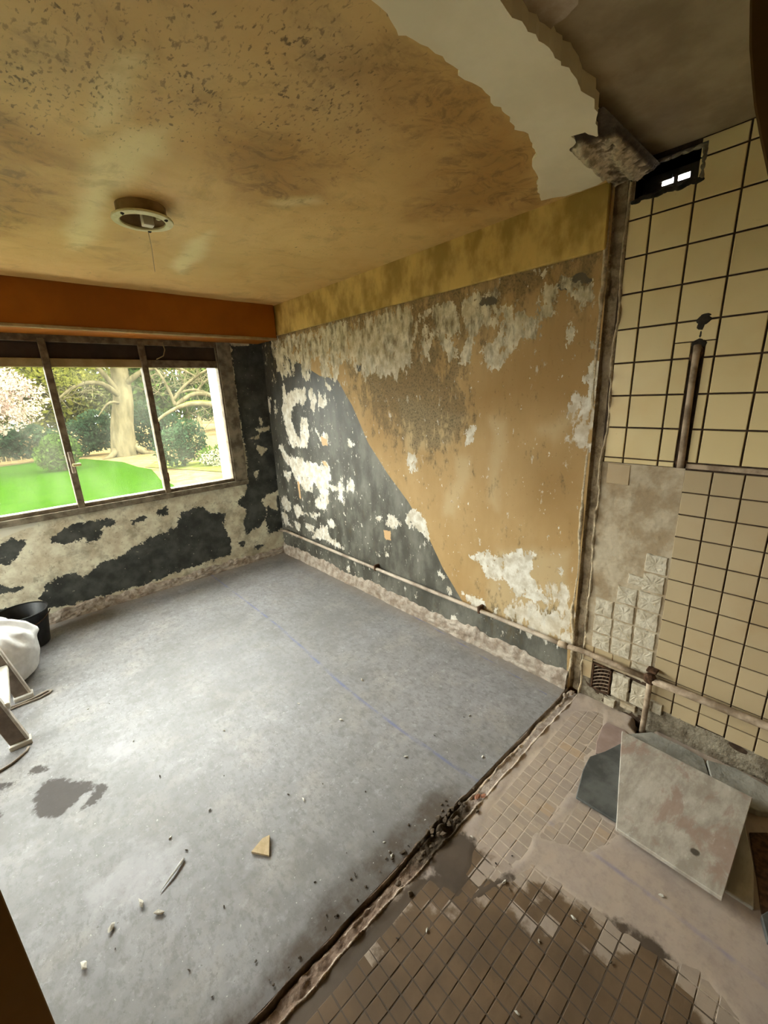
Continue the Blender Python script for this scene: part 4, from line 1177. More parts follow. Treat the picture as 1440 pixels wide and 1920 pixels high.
# duct opening under the ceiling: sheet-metal box with a gap at the back that lets daylight in
duct = empty('duct_opening', (XR, 0.664, 2.42))
duct.parent = wall_kitchen
dx0, dx1 = XR - 0.004, XR + 0.145
box('duct_plate', dx0 + 0.004, dx1, 0.543, 0.785, 2.412, 2.42, M['metal'], duct, 0)
box('duct_plate', dx0 + 0.004, dx1, 0.543, 0.785, 2.527, 2.535, M['metal'], duct, 0)
box('duct_plate', dx0 + 0.004, dx1, 0.535, 0.543, 2.412, 2.535, M['metal'], duct, 0)
box('duct_plate', dx0 + 0.004, dx1, 0.785, 0.793, 2.412, 2.535, M['soot'], duct, 0)
xb = 2.262
for b_ in ((xb, xb + 0.006, 0.543, 0.615, 2.42, 2.527), (xb, xb + 0.006, 0.713, 0.785, 2.42, 2.527), (xb, xb + 0.006, 0.615, 0.713, 2.42, 2.480), (xb, xb + 0.006, 0.615, 0.713, 2.500, 2.527), (xb, xb + .006, 0.656, 0.672, 2.480, 2.50), (xb - .01, xb + .004, 0.676, 0.72, 2.494, 2.51)):
    box('back_plate', *b_, M['metal'], duct, 0)
for k in range(9):
    o = link('sooty_lump', lump_me('sooty_lump', 0.014, 120 + k, (.35, 1.5, .7), 0.5), M['soot'], duct)
    o.matrix_parent_inverse = Matrix()
    o.location = (0.0, -0.11 + 0.026 * k, -0.004 + 0.004 * math.sin(k * 2.1))
for k in range(7):
    o = link('sooty_lump', lump_me('sooty_lump', 0.012, 140 + k, (.35, 1.6, .6), 0.5), M['mortar'], duct)
    o.matrix_parent_inverse = Matrix()
    o.location = (0.001, -0.10 + 0.035 * k, 0.106)
for k in range(4):
    o = link('sooty_lump', lump_me('sooty_lump', 0.013, 150 + k, (.35, .7, 1.4), 0.5), M['mortar'], duct)
    o.matrix_parent_inverse = Matrix()
    o.location = (0.001, -0.122, 0.01 + 0.027 * k)

# dark lumps standing in for a chipped hole's dark, and rusty ones, by the riser pipe
for k, (y, z, r, sq) in enumerate([(0.468, 1.925, 0.022, (.2, 1.0, .9)), (0.474, 1.905, 0.018, (.2, .8, 1.2)), (0.461, 1.94, 0.012, (.2, 1.4, .6)), (0.471, 1.872, 0.006, (.2, .7, 2.4)), (0.472, 1.838, 0.022, (.2, 1.1, .8)), (0.466, 1.80, 0.016, (.2, .9, 1.6)), (0.482, 1.79, 0.014, (.2, 1.0, 1.3)), (0.47, 1.36, 0.020, (.2, 1.0, .8))]):
    o = link('hole_stand_in_or_rust_lump', lump_me('hole_stand_in_or_rust_lump', r, 160 + k, sq, 0.55), M['soot' if k < 5 else 'rust'], wall_kitchen)  # the soot material here stands in for the hole's dark
    o.location = (XR - 0.0005, y, z)

# ---- kitchen floor: cement film over a bed of small mosaic tiles
TX0, TY0, TPX, TPY = 0.029, 0.0195, 0.049, 0.0485
nu, nv = 330, 205
A, B = np.meshgrid(np.linspace(-1.2, 2.15, nu), np.linspace(YB, YT0 - 0.004, nv))
a, b = A.ravel(), B.ravel()
jf = field(a, b, JOINT, 0.06) + 0.5 * fbm(a * 9, b * 9, o=4, s=81)
jz = sstep(-0.25, 0.25, jf)
z = 0.0016 - 0.0025 * jz + 0.0010 * fbm(a * 12, b * 12, o=3, s=82) * (1 - jz)
z += 0.004 * sstep(0.10, 0.02, XR - a) * (1 + fbm(a * 20, b * 20, o=3, s=83))
pit = poly_sd(a, b, [(2.02, 0.415), (2.10, 0.40), (2.2, 0.44), (2.2, 0.50), (2.08, 0.50)])
z = np.where(pit > -0.01, z - 0.10 * sstep(-0.01, 0.025, pit), z)
kbed = mesh_np('floor_kitchen', np.stack([a, b, z], 1), grid_faces(nu, nv), True,
               {'joint': np.clip(jf, -1, 1), 'chalk': np.clip(1 - np.abs(a - 1.305 - 0.01 * np.sin(b * 5)) / 0.014, -1, 1)})
floor_kitchen = link('floor_kitchen', kbed, M['kbed'])
tag(floor_kitchen, 'small beige mosaic floor under cement dust with a dark damp patch', kind=S)
v, f = box_vf(XL - 0.1, 2.28, YB - 0.1, YT1 + 0.02, -0.26, -0.14)
link('subfloor', mesh_np('subfloor', v, f), M['mortar'], floor_kitchen)
v, f = box_vf(XL - 0.1, -1.18, YB - 0.1, YT0, -0.14, 0.0)
link('subfloor', mesh_np('subfloor', v, f), M['kbed'], floor_kitchen)

ty, tx = TPY - 0.0032, TPX - 0.0032
bz = 0.0012


def mosaic_vf(cx, cy, cz, hx, hy, s=0.0):
    v = [(cx - hx, cy - hy, cz - 0.006), (cx + hx, cy - hy, cz - 0.006), (cx + hx, cy + hy, cz - 0.006), (cx - hx, cy + hy, cz - 0.006),
         (cx - hx, cy - hy, cz - bz), (cx + hx, cy - hy, cz - bz), (cx + hx, cy + hy, cz - bz), (cx - hx, cy + hy, cz - bz),
         (cx - hx + bz, cy - hy + bz, cz), (cx + hx - bz, cy - hy + bz, cz), (cx + hx - bz, cy + hy - bz, cz), (cx - hx + bz, cy + hy - bz, cz)]
    f = []
    for k in range(4):
        n = (k + 1) % 4
        f += [(k, n, 4 + n, 4 + k), (4 + k, 4 + n, 8 + n, 8 + k)]
    f += [(8, 9, 10, 11)]
    return v, f


v, f = mosaic_vf(0, 0, 0, tx / 2, ty / 2)
mosaic = mesh_np('tile', v, f)
mosaic.materials.append(M['ktile'])
cells = []
for i in range(-6, 44):
    for j in range(-18, 16):
        cx, cy = TX0 + (i + 0.5) * TPX, TY0 + (j + 0.5) * TPY
        if cy > YT0 - 0.03 or cx > 2.1 or cx < -0.2 or cy < -0.75:
            continue
        s = float(field(np.array([cx]), np.array([cy]), JOINT, 0.06)[0]) + 0.5 * float(fbm(np.array([cx * 9]), np.array([cy * 9]), o=4, s=81)[0])
        if s < -0.7 or (cx > 1.5 and cy < 0.45):
            continue
        d = Vector((cx, cy, -CAM_H))
        # in front of the viewer and inside the picture
        q = _R @ d
        vis = q.z > 0.2 and abs(q.x / q.z) < 0.93 and abs(q.y / q.z) < 1.23
        cells.append((0 if (vis and s > -0.25) else 1, d.length, cx, cy))
cells.sort()
rest = []
for k, (flag, dist, cx, cy) in enumerate(cells):
    zz = random.uniform(-0.0006, 0.0004)
    if k < 298 and flag == 0:
        o = bpy.data.objects.new('tile', mosaic)
        COL.objects.link(o)
        o.parent = floor_kitchen
        o.location = (cx + random.uniform(-.0008, .0008), cy + random.uniform(-.0008, .0008), zz)
        o.rotation_euler = (random.uniform(-.012, .012), random.uniform(-.012, .012), random.uniform(-.03, .03))
    else:
        rest.append(mosaic_vf(cx, cy, zz, tx / 2, ty / 2))
if rest:
    v, f = join(rest)
    tag(link('mosaic_field', mesh_np('mosaic_field', v, f), M['ktile'], floor_kitchen), kind='stuff')

# ================================================================== things in the room
def prism3(name, top, th, mat, parent=None, bev=0.003):
    """a slab from its top outline (3D points), th thick"""
    n = len(top)
    v = [(p[0], p[1], p[2] - th) for p in top] + [tuple(p) for p in top]
    f = [tuple(range(n - 1, -1, -1)), tuple(range(n, 2 * n))] + [(i, (i + 1) % n, n + (i + 1) % n, n + i) for i in range(n)]
    return link(name, bevel_me(name, v, f, bev, 1), mat, parent)


# ---- heating pipe along the foot of the wall
hp = empty('heating_pipe', (XR - 0.03, 2.4, 0.285))
tag(hp, 'thin painted heating pipe running along the foot of the peeling wall', 'pipe')
pz = lambda y: 0.285 + 0.004 * math.sin(y * 1.7)
tube('pipe_run', [(XR - 0.034, y, pz(y) - (0.02 if y > 4.0 else 0)) for y in np.linspace(4.12, 0.88, 28)], 0.0135, M['pipe'], hp, 10)
for y in (2.50, 1.454):
    br = box('bracket', XR - 0.05, XR + 0.002, y - 0.010, y + 0.010, pz(y) - 0.018, pz(y) + 0.034, M['rust'], hp, 0.004)
cp = tube('pipe_coupling', [(XR - 0.034, 0.915, 0.287), (XR - 0.034, 0.865, 0.289)], 0.018, M['dirtypipe'], hp, 10)

lp = empty('kitchen_pipe', (XR - 0.03, 0.3, 0.295))
tag(lp, 'soiled pipe run crossing the lower cream tiles with a rusty joint', 'pipe')
tube('pipe_run', [(XR - 0.034, 0.862, 0.289), (XR - 0.034, 0.80, 0.298), (XR - 0.036, 0.62, 0.297), (XR - 0.036, 0.47, 0.297)], 0.0145, M['dirtypipe'], lp, 10)
tube('pipe_run', [(XR - 0.036, 0.47, 0.293), (XR - 0.034, 0.20, 0.298), (XR - 0.034, -0.2, 0.30), (XR - 0.034, -0.9, 0.305)], 0.0175, M['dirtypipe'], lp, 10)
o = link('rusty_joint', lump_me('rusty_joint', 0.030, 201, (.9, 1.0, 1.1), 0.35), M['rust'], lp)
o.matrix_parent_inverse = Matrix()
o.location = (-0.004, 0.158, 0.004)
tube('pipe_stub', [(XR - 0.03, 0.456, 0.30), (XR - 0.028, 0.455, 0.20), (XR - 0.03, 0.455, 0.10), (XR - 0.04, 0.455, -0.03)], 0.013, M['dirtypipe'], lp, 8)
box('clamp_band', XR - 0.045, XR - 0.002, 0.43, 0.475, 0.335, 0.348, M['rust'], lp, 0.003)

rp = tube('riser_pipe', [(XR - 0.004, 0.470, 1.338), (XR - 0.006, 0.472, 1.50), (XR - 0.006, 0.474, 1.68), (XR - 0.005, 0.474, 1.80), (XR + 0.004, 0.474, 1.83)], [0.014, 0.013, 0.012, 0.013, 0.016], M['dirtypipe'], None, 10)
tag(rp, 'short brown pipe standing in a slot cut into the upper tiles', 'pipe')

# ---- metal vent grille low on the wall
gr = empty('vent_grille', (XR - 0.01, 0.682, 0.085))
tag(gr, 'small rusty lattice vent grille low on the wall beside the chase', 'vent grille')
GY0, GY1, GZ0, GZ1 = 0.635, 0.730, 0.082, 0.240
for b_ in ((GY0, GY1, GZ0, GZ0 + 0.008), (GY0, GY1, GZ1 - 0.008, GZ1), (GY0, GY0 + 0.007, GZ0, GZ1), (GY1 - 0.007, GY1, GZ0, GZ1)):
    box('frame', XR - 0.012, XR + 0.002, *b_, M['rust'], gr, 0.002)
for k in range(9):
    z0 = GZ0 - 0.028 + k * 0.022
    pts = [(XR - 0.006, GY1 - 0.095 * t, z0 + 0.045 * t + 0.010 * math.sin(t * math.pi)) for t in np.linspace(0, 1, 7)]
    pts = [p for p in pts if GZ0 - 0.002 < p[2] < GZ1 + 0.002]
    if len(pts) > 1:
        tube('bar', pts, 0.0026, M['dirtypipe'], gr, 5)
for k in range(8):
    y0 = GY1 + 0.03 - k * 0.017
    pts = [(XR - 0.003, y0 - 0.03 * t, GZ0 + (GZ1 - GZ0) * t) for t in np.linspace(0, 1, 8)]
    pts = [p for p in pts if GY0 - 0.001 < p[1] < GY1 + 0.001]
    if len(pts) > 1:
        tube('bar', pts, 0.0022, M['rust'], gr, 5)

# ---- ceiling lamp ring without its shade
LX, LY_, LZc = 0.657, 2.227, ZC
lamp = empty('ceiling_lamp', (LX, LY_, ZC))
tag(lamp, 'round yellowed ceiling lamp fitting without its shade', 'ceiling lamp')


def lpart(name, prof, mat, n=40, smooth=True, c=(0, 0)):
    v, f = lathe_vf(prof, n, (LX + c[0], LY_ + c[1], ZC))
    return link(name, mesh_np(name, v, f, smooth), mat, lamp)


lpart('base_cup', [(0.098, 0.002), (0.098, -0.052), (0.093, -0.052), (0.093, -0.006), (0.0, -0.006)], M['lampin'])
lpart('ring', [(0.119, -0.047), (0.121, -0.051), (0.119, -0.056), (0.093, -0.060), (0.088, -0.057), (0.088, -0.050), (0.119, -0.047)], M['lampring'], 48, False)
box('socket', LX - 0.005, LX + 0.040, LY_ - 0.02, LY_ + 0.02, ZC - 0.070, ZC - 0.006, M['porcelain'], lamp, 0.006, 2)
tube('bulb_stub', [(LX - 0.01, LY_ - 0.035, ZC - 0.03), (LX - 0.045, LY_ - 0.05, ZC - 0.034)], 0.012, M['lampring'], lamp, 10)
tube('terminal', [(LX + 0.055, LY_ - 0.03, ZC - 0.02), (LX + 0.055, LY_ - 0.03, ZC - 0.046)], 0.010, M['lampring'], lamp, 8)
for ang in (0.35, 2.3, 4.9):
    o = link('screw', lump_me('screw', 0.009, int(ang * 10), (1, 1, .8), 0.2, 1), M['soot'], lamp)
    o.matrix_parent_inverse = Matrix()
    o.location = (0.107 * math.cos(ang - 1.2), 0.104 * math.sin(ang - 1.2), -0.058)
tube('wire', [(LX + 0.045, LY_ + 0.105, ZC - 0.045), (LX + 0.05, LY_ + 0.108, ZC - 0.12), (LX + 0.047, LY_ + 0.112, ZC - 0.22)], 0.0012, M['cord'], lamp, 5)

# ---- black bucket
bk = empty('bucket', (-0.165, 3.86, 0.0))
tag(bk, 'black plastic builder\'s bucket behind the white sack', 'bucket')
BH, RB, RT = 0.275, 0.118, 0.158
v, f = lathe_vf([(0.0, 0.002), (RB, 0.002), (RB + 0.004, 0.01), (RT - 0.004, BH - 0.03), (RT, BH - 0.006), (RT - 0.002, BH), (RT - 0.008, BH - 0.004), (RB - 0.004, 0.02), (0.0, 0.012)], 40, (-0.165, 3.86, 0))
link('body', mesh_np('body', v, f, True), M['black'], bk)
v, f = lathe_vf([(RT - 0.004, BH - 0.012), (RT + 0.007, BH - 0.012), (RT + 0.007, BH), (RT + 0.003, BH + 0.003), (RT - 0.004, BH + 0.002)], 40, (-0.165, 3.86, 0))
link('rim', mesh_np('rim', v, f, True), M['black'], bk)
tube('handle', [(-0.165 + 0.166 * math.cos(a), 3.86 + 0.166 * math.sin(a), BH - 0.03 - 0.05 * math.sin(a) ** 2) for a in np.linspace(math.pi * 1.05, math.pi * 1.95, 14)], 0.004, M['rust'], bk, 6)

# ---- white sack, full and gathered at the neck
def sack_me():
    nu, nv = 72, 46
    U, V = np.meshgrid(np.linspace(0, 2 * np.pi, nu, endpoint=False), np.linspace(0, 1, nv))
    u, t = U.ravel(), V.ravel()
    prof = np.interp(t, [0, .06, .16, .34, .52, .66, .76, .84, .90, .95, 1.0], [0.02, .17, .235, .268, .262, .215, .15, .085, .060, .075, .10])
    zz = np.interp(t, [0, .06, .16, .34, .52, .66, .76, .84, .90, .95, 1.0], [0.003, .003, .045, .15, .26, .335, .375, .40, .42, .445, .455])
    pl = sstep(.42, .80, t) * (1 - .3 * sstep(.9, 1, t))
    r = prof * (1 + pl * (0.13 * np.sin(7 * u + 2 * np.sin(2 * u)) + 0.08 * np.sin(13 * u + 1)) + 0.05 * fbm(np.cos(u) * 2, np.sin(u) * 2, t * 4, o=3, s=91))
    cr = 1 - 2 * np.abs(fbm(np.cos(u) * 1.9 + t * 2.2, np.sin(u) * 1.9, t * 2.6, o=2, s=92))
    r += prof * 0.11 * sstep(.25, .55, t) * np.clip(cr, -.2, 1) ** 3
    lean = 0.05 * t
    x = r * np.cos(u) - lean * 0.6
    y = r * np.sin(u) + lean * 0.4
    z = zz + pl * 0.016 * np.sin(7 * u + 1.3)
    z = np.where(t < .05, 0.003, np.maximum(z, 0.003))
    v = np.stack([x, y, z], 1).tolist()
    f = []
    for j in range(nv - 1):
        for i in range(nu):
            f.append((j * nu + i, j * nu + (i + 1) % nu, (j + 1) * nu + (i + 1) % nu, (j + 1) * nu + i))
    f.append(tuple(range(nu - 1, -1, -1)))
    return mesh_np('sack', v, f, True)


sk = link('rubble_sack', sack_me(), M['sack'])
sk.location = (-0.36, 3.44, 0)
tag(sk, 'full white woven sack gathered at the neck beside the bucket', 'sack')

# ---- stepladder: only its two front feet and lowest tread reach into the picture
sl = empty('stepladder', (-0.6, 2.87, 0))
tag(sl, 'paint-spattered stepladder standing at the edge of the room beside the sack', 'stepladder')


def stile(name, x0, y0, x1, z1, wd, mat, th=0.03):
    dx = (x1 - x0) / z1
    v = []
    for z in (0.02, z1):
        xx = x0 + dx * z
        v += [(xx - wd, y0 - th / 2, z), (xx, y0 - th / 2, z), (xx, y0 + th / 2, z), (xx - wd, y0 + th / 2, z)]
    f = [(0, 3, 2, 1), (4, 5, 6, 7)] + [(i, (i + 1) % 4, 4 + (i + 1) % 4, 4 + i) for i in range(4)]
    return link(name, bevel_me(name, v, f, 0.003, 1), mat, sl)


for y0, x0 in ((2.655, -0.226), (3.125, -0.195)):
    stile('stile', x0, y0, x0 - 0.37, 1.75, 0.075, M['alu_in'], 0.016)
    stile('flange', x0 + 0.004, y0 + 0.010, x0 + 0.004 - 0.37, 1.75, 0.012, M['alu'], 0.045)
    stile('rear_stile', x0 - 0.95, y0, x0 - 0.42, 1.75, 0.05, M['alu_in'], 0.025)
    box('foot', x0 - 0.085, x0 + 0.008, y0 - 0.028, y0 + 0.028, 0.0, 0.026, M['tread'], sl, 0.005, 2)
    box('foot', x0 - 1.01, x0 - 0.935, y0 - 0.028, y0 + 0.028, 0.0, 0.026, M['tread'], sl, 0.005, 2)
for k in range(6):
    z = 0.255 + k * 0.25
    xx = -0.215 - 0.37 / 1.75 * z
    box('tread', xx - 0.11, xx + 0.012, 2.665, 3.115, z - 0.035, z, M['tread'], sl, 0.004)
box('top_plate', -0.72, -0.56, 2.64, 3.14, 1.75, 1.78, M['alu'], sl, 0.006)

c1 = tube('cord_loop', [(-0.42, 3.09, 0.006), (-0.27, 3.064, 0.006), (-0.20, 3.067, 0.006), (-0.12, 3.092, 0.006), (-0.102, 3.078, 0.006), (-0.112, 3.060, 0.006), (-0.165, 3.043, 0.006), (-0.265, 3.045, 0.006), (-0.42, 3.03, 0.006)], 0.006, M['cord'], None, 6)
tag(c1, 'thin beige cord looped on the floor by the far ladder foot', 'cord')
c2 = tube('cord_loop', [(-0.236, 2.60, 0.006), (-0.245, 2.575, 0.006), (-0.275, 2.548, 0.006), (-0.311, 2.522, 0.006), (-0.351, 2.51, 0.006), (-0.45, 2.50, 0.006)], 0.006, M['cord'], None, 6)
tag(c2, 'thin beige cord curling on the floor by the near ladder foot', 'cord')

# ---- brown door post at the lower left and brown panel at the upper right
pst = empty('door_post', (-0.24, 0.80, 0))
tag(pst, 'dark brown painted door post close to the viewer at lower left', 'door post')
v, f = prism_vf([(-0.335, 0.79), (-0.155, 0.79), (-0.158, 0.80), (-0.185, 0.852), (-0.335, 0.852)], 0.0, ZC - 0.002)
link('post_face', bevel_me('post_face', v, f, 0.002, 1), M['post'], pst)
box('door_stop', -0.345, -0.32, 0.765, 0.792, 0.0, ZC - 0.002, M['post'], pst, 0.003)
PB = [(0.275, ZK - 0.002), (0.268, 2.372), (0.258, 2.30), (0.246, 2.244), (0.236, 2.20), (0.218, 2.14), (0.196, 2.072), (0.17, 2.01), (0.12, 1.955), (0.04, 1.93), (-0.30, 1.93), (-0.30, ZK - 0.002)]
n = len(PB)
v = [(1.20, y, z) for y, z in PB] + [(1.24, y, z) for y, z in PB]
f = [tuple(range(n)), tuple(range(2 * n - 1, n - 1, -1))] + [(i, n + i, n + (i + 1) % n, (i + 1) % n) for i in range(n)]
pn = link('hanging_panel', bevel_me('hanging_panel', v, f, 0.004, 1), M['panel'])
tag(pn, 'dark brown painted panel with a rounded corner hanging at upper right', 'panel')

# ---- stone slabs stacked against the tiled wall
def slab_mat():
    t = NT('mottled_grey_and_pink_stone')
    a = t.noise(12, 7, 0.68, (0.7, 1.5, 1))
    col = t.mix(t.step(a, 0.35, 0.65), (0.33, 0.29, 0.24), (0.48, 0.44, 0.38))
    b = t.noise(5.5, 6, 0.7, (0.8, 1.3, 1), (1.3, 2.2, 0), 0.6)
    col = t.mix(t.step(b, 0.50, 0.62, 0, 0.7), col, (0.32, 0.215, 0.17))
    w = t.step(t.noise(24, 5, 0.7, (0.7, 1.6, 1)), 0.60, 0.70)
    col = t.mix(t.math('MULTIPLY', w, 0.5), col, (0.60, 0.58, 0.53))
    sp = t.n('ShaderNodeVectorMath', {0: t.pos(), 1: (1.545, 0.118, 0.048)}, operation='DISTANCE').outputs['Value']
    spot = t.step(t.math('ADD', sp, t.math('MULTIPLY', t.noise(40, 3), 0.012)), 0.016, 0.024, 1.0, 0.0)
    col = t.mix(spot, col, (0.085, 0.068, 0.05))
    return t.bsdf(col, 0.8, t.bump(a, 0.5, 0.004), 0.3)


M['slabtop'] = slab_mat()
G = 'stone slabs stacked by the tiled wall'
o = tag(prism3('stone_slab', SLAB_PINK, 0.006, M['pinkslab'], None, 0.001), 'small pinkish stone piece lying flat on the mosaic floor', 'stone slab', G)
tag(prism3('stone_slab', SLAB_SLATE, 0.012, M['slate']), 'dark slate slab sticking out left from under the big slab', 'stone slab', G)
tag(prism3('stone_slab', SLAB_MAIN, 0.018, M['slabtop'], None, 0.002), 'large square mottled grey stone slab on top of the stack', 'stone slab', G)
tag(prism3('stone_slab', SLAB_UNDER, 0.014, M['slab']), 'grey slab partly under the right edge of the big slab', 'stone slab', G)
tag(prism3('stone_slab', SLAB_BACK1, 0.02, M['greyslab']), 'grey blue stone slab between the big slab and the wall foot', 'stone slab', G)
tag(prism3('stone_slab', SLAB_BACK2, 0.03, M['greyslab']), 'grey stone slab by the wall foot at the right picture edge', 'stone slab', G)
tag(prism3('wood_offcut', SLAB_BROWN, 0.01, M['rust']), 'dark reddish brown board beside the stone slabs', 'board')
tag(prism3('stone_offcut', CORNER_DARK, 0.02, M['slate']), 'dark stone corner at the right picture edge below the slabs', 'stone')

# ---- debris
sh = DEB[0]
me = mesh_np('plaster_shard', [(-.045, -.035, 0), (.05, -.02, 0), (.035, .012, 0), (-.02, .055, 0), (-.045, -.035, .010), (.05, -.02, .016), (.035, .012, .018), (-.02, .055, .012)],
             [(0, 3, 2, 1), (4, 5, 6, 7), (0, 1, 5, 4), (1, 2, 6, 5), (2, 3, 7, 6), (3, 0, 4, 7)])
o = link('plaster_shard', me, M['ochrechip'])
o.location = (sh[0], sh[1], 0.001)
o.scale = (0.8, 0.8, 0.8)
o.rotation_euler = (0, 0, 0.9)
tag(o, 'pale ochre triangular plaster shard lying on the grey concrete', 'plaster shard')
s0, s1 = Vector(STICK[0]), Vector(STICK[2])
v, f = tube_vf([(s0.x, s0.y, 0.006), ((s0.x + s1.x) / 2 + .004, (s0.y + s1.y) / 2, 0.008), (s1.x, s1.y, 0.004)], [0.005, 0.004, 0.0015], 5)
tag(link('wood_splinter', mesh_np('wood_splinter', v, f), M['sack']), 'thin white splinter of wood on the grey concrete', 'splinter')

chip_me = [rock_me('plaster_crumb', 0.008, 300 + k, (1.7, .8, .6)) for k in range(5)]
dark_me = [rock_me('dark_crumb', 0.0055, 320 + k, (1.5, .8, .6)) for k in range(4)]
for m_ in chip_me:
    m_.materials.append(M['chip'])
for m_ in dark_me:
    m_.materials.append(M['darkchip'])
for k, (x, y, kd) in enumerate(DEB[1:]):
    kitchen = y < YT0
    if YT0 - 0.02 < y < YT1 + 0.02:
        continue
    me = chip_me[k % 5] if kd == 'p' else dark_me[k % 4]
    o = bpy.data.objects.new('plaster_crumb' if kd == 'p' else 'dark_crumb', me)
    COL.objects.link(o)
    s = random.uniform(0.5, 1.0) if k > 3 else 1.5
    o.scale = (s, s, s)
    o.location = (x, y, 0.004 * s)
    o.rotation_euler = (0, 0, random.uniform(0, 6.28))
    where = 'dusty mosaic floor' if kitchen else 'grey concrete floor'
    if k < 4:
        tag(o, 'larger pale plaster crumb below the white splinter on the concrete', 'crumb', 'larger crumbs below the splinter')
    elif kd == 'p':
        tag(o, 'small pale plaster crumb on the ' + where, 'crumb', 'pale crumbs on the ' + where)
    else:
        tag(o, 'tiny dark crumb on the ' + where, 'crumb', 'dark crumbs on the ' + where)

# ================================================================== the garden outside
GZ = -0.30


def mat_lawn():
    t = NT('bright_spring_lawn')
    a = t.noise(3.0, 6, 0.7)
    c = t.mix(t.step(a, 0.3, 0.7), (0.0060, 0.0183, 0.0008), (0.0089, 0.0235, 0.0012))
    c = t.mix(t.step(t.noise(9, 5, 0.7), 0.58, 0.72, 0, 0.5), c, (0.0162, 0.0256, 0.0022))
    return t.bsdf(c, 0.9, t.bump(t.noise(30, 4, 0.7), 0.8, 0.05), 0.0)


M['lawn'] = mat_lawn()
M['soil'] = simple('garden_soil_and_litter', (0.0398, 0.0272, 0.0115), (0.0665, 0.0487, 0.0208), 4, 0.95, 0.6, 0.03, spec=0.0)
M['verge'] = simple('mossy_verge', (0.0282, 0.0388, 0.0058), (0.0525, 0.0544, 0.0136), 3, 0.95, 0.6, 0.03, spec=0.0)
M['bark'] = simple('grey_bark', (0.0282, 0.0233, 0.0115), (0.0525, 0.0431, 0.0221), 6, 0.95, 0.6, 0.03, 5, (1, 1, .3), spec=0.0)
M['moss'] = simple('green_moss', (0.0335, 0.0544, 0.0048), (0.0566, 0.0777, 0.0091), 8, 0.95, 0.5, spec=0.0)
M['fence'] = simple('weathered_fence', (0.0475, 0.0338, 0.0149), (0.0714, 0.0544, 0.0258), 6, 0.9, spec=0.0)
M['blossom'] = mat_leaf('pink_blossom', (0.1759, 0.1134, 0.0872), (0.2034, 0.1637, 0.1147), 0.4)
M['leaf_olive'] = mat_leaf('olive_foliage', (0.0376, 0.0413, 0.0051), (0.0714, 0.0685, 0.0115), 0.5)
M['leaf_green'] = mat_leaf('mid_green_foliage', (0.0144, 0.0282, 0.0048), (0.0310, 0.0505, 0.0091), 0.45)
M['leaf_dark'] = mat_leaf('blue_green_foliage', (0.0066, 0.0157, 0.0078), (0.0158, 0.0282, 0.0125), 0.35)
M['leaf_pale'] = mat_leaf('pale_far_foliage', (0.0475, 0.0569, 0.0149), (0.0761, 0.0817, 0.0258), 0.5)
M['flower'] = mat_leaf('white_flowers', (0.1566, 0.1548, 0.0902), (0.1850, 0.1818, 0.1117), 0.4)

gnd = link('garden_ground', mesh_np('garden_ground', [(-40, 4.42, GZ - .02), (45, 4.42, GZ - .02), (45, 60, GZ - .02), (-40, 60, GZ - .02), (-40, -30, GZ - .02), (XL - .3, -30, GZ - .02), (XL - .3, 4.42, GZ - .02)],
                                    [(0, 1, 2, 3), (0, 4, 5, 6)]), M['soil'])
tag(gnd, 'brown soil and leaf litter around the garden lawn', 'ground', kind='structure')


def flat_poly(name, poly, z, mat, label, cat):
    c = np.mean(np.array(poly), 0)
    v = [(c[0], c[1], z + 0.02)] + [(x, y, z) for x, y in poly]
    n = len(poly)
    f = [(0, 1 + i, 1 + (i + 1) % n) for i in range(n)]
    return tag(link(name, mesh_np(name, v, f), mat), label, cat, kind='stuff')


lawn_p = rough_outline([(-0.24, 20.8), (1.37, 21.3), (2.31, 20.3), (3.09, 17.6), (3.26, 14.7), (2.94, 12.35), (2.9, 9.5), (3.4, 6.5), (3.4, 4.9), (-9, 4.9), (-10, 12), (-6, 19)][::-1], 0.8, 0.12, 6)
flat_poly('lawn', lawn_p, GZ, M['lawn'], 'bright green lawn outside the window', 'grass')
flat_poly('grass_verge', [(3.3, 15.5), (3.9, 16.5), (5.2, 14.5), (6.0, 11.0), (5.2, 10.2), (4.4, 12.6)][::-1], GZ, M['verge'], 'mossy grass verge beyond the path', 'grass')


def leaves_me(name, blobs, n, size, seed, shell=0.35):
    r = np.random.default_rng(seed)
    b = np.array(blobs, float)
    vol = b[:, 3] * b[:, 4] * b[:, 5]
    idx = r.choice(len(b), n, p=vol / vol.sum())
    d = r.normal(size=(n, 3))
    d /= np.linalg.norm(d, axis=1)[:, None]
    rad = (shell + (1 - shell) * r.random(n)) ** 0.6
    C = b[idx, :3] + d * rad[:, None] * b[idx, 3:6]
    C[:, 2] = np.maximum(C[:, 2], GZ + 0.03)
    a = r.normal(size=(n, 3))
    a /= np.linalg.norm(a, axis=1)[:, None]
    c = np.cross(a, r.normal(size=(n, 3)))
    c /= np.linalg.norm(c, axis=1)[:, None]
    s = size * (0.6 + 0.8 * r.random(n))[:, None]
    P = np.stack([C - a * s, C - c * s * .5, C + a * s, C + c * s * .5], 1).reshape(-1, 3)
    me = bpy.data.meshes.new(name)
    me.vertices.add(4 * n)
    me.vertices.foreach_set('co', P.ravel())
    me.loops.add(4 * n)
    me.loops.foreach_set('vertex_index', np.arange(4 * n))
    me.polygons.add(n)
    me.polygons.foreach_set('loop_start', np.arange(n) * 4)
    me.update(calc_edges=True)
    return me


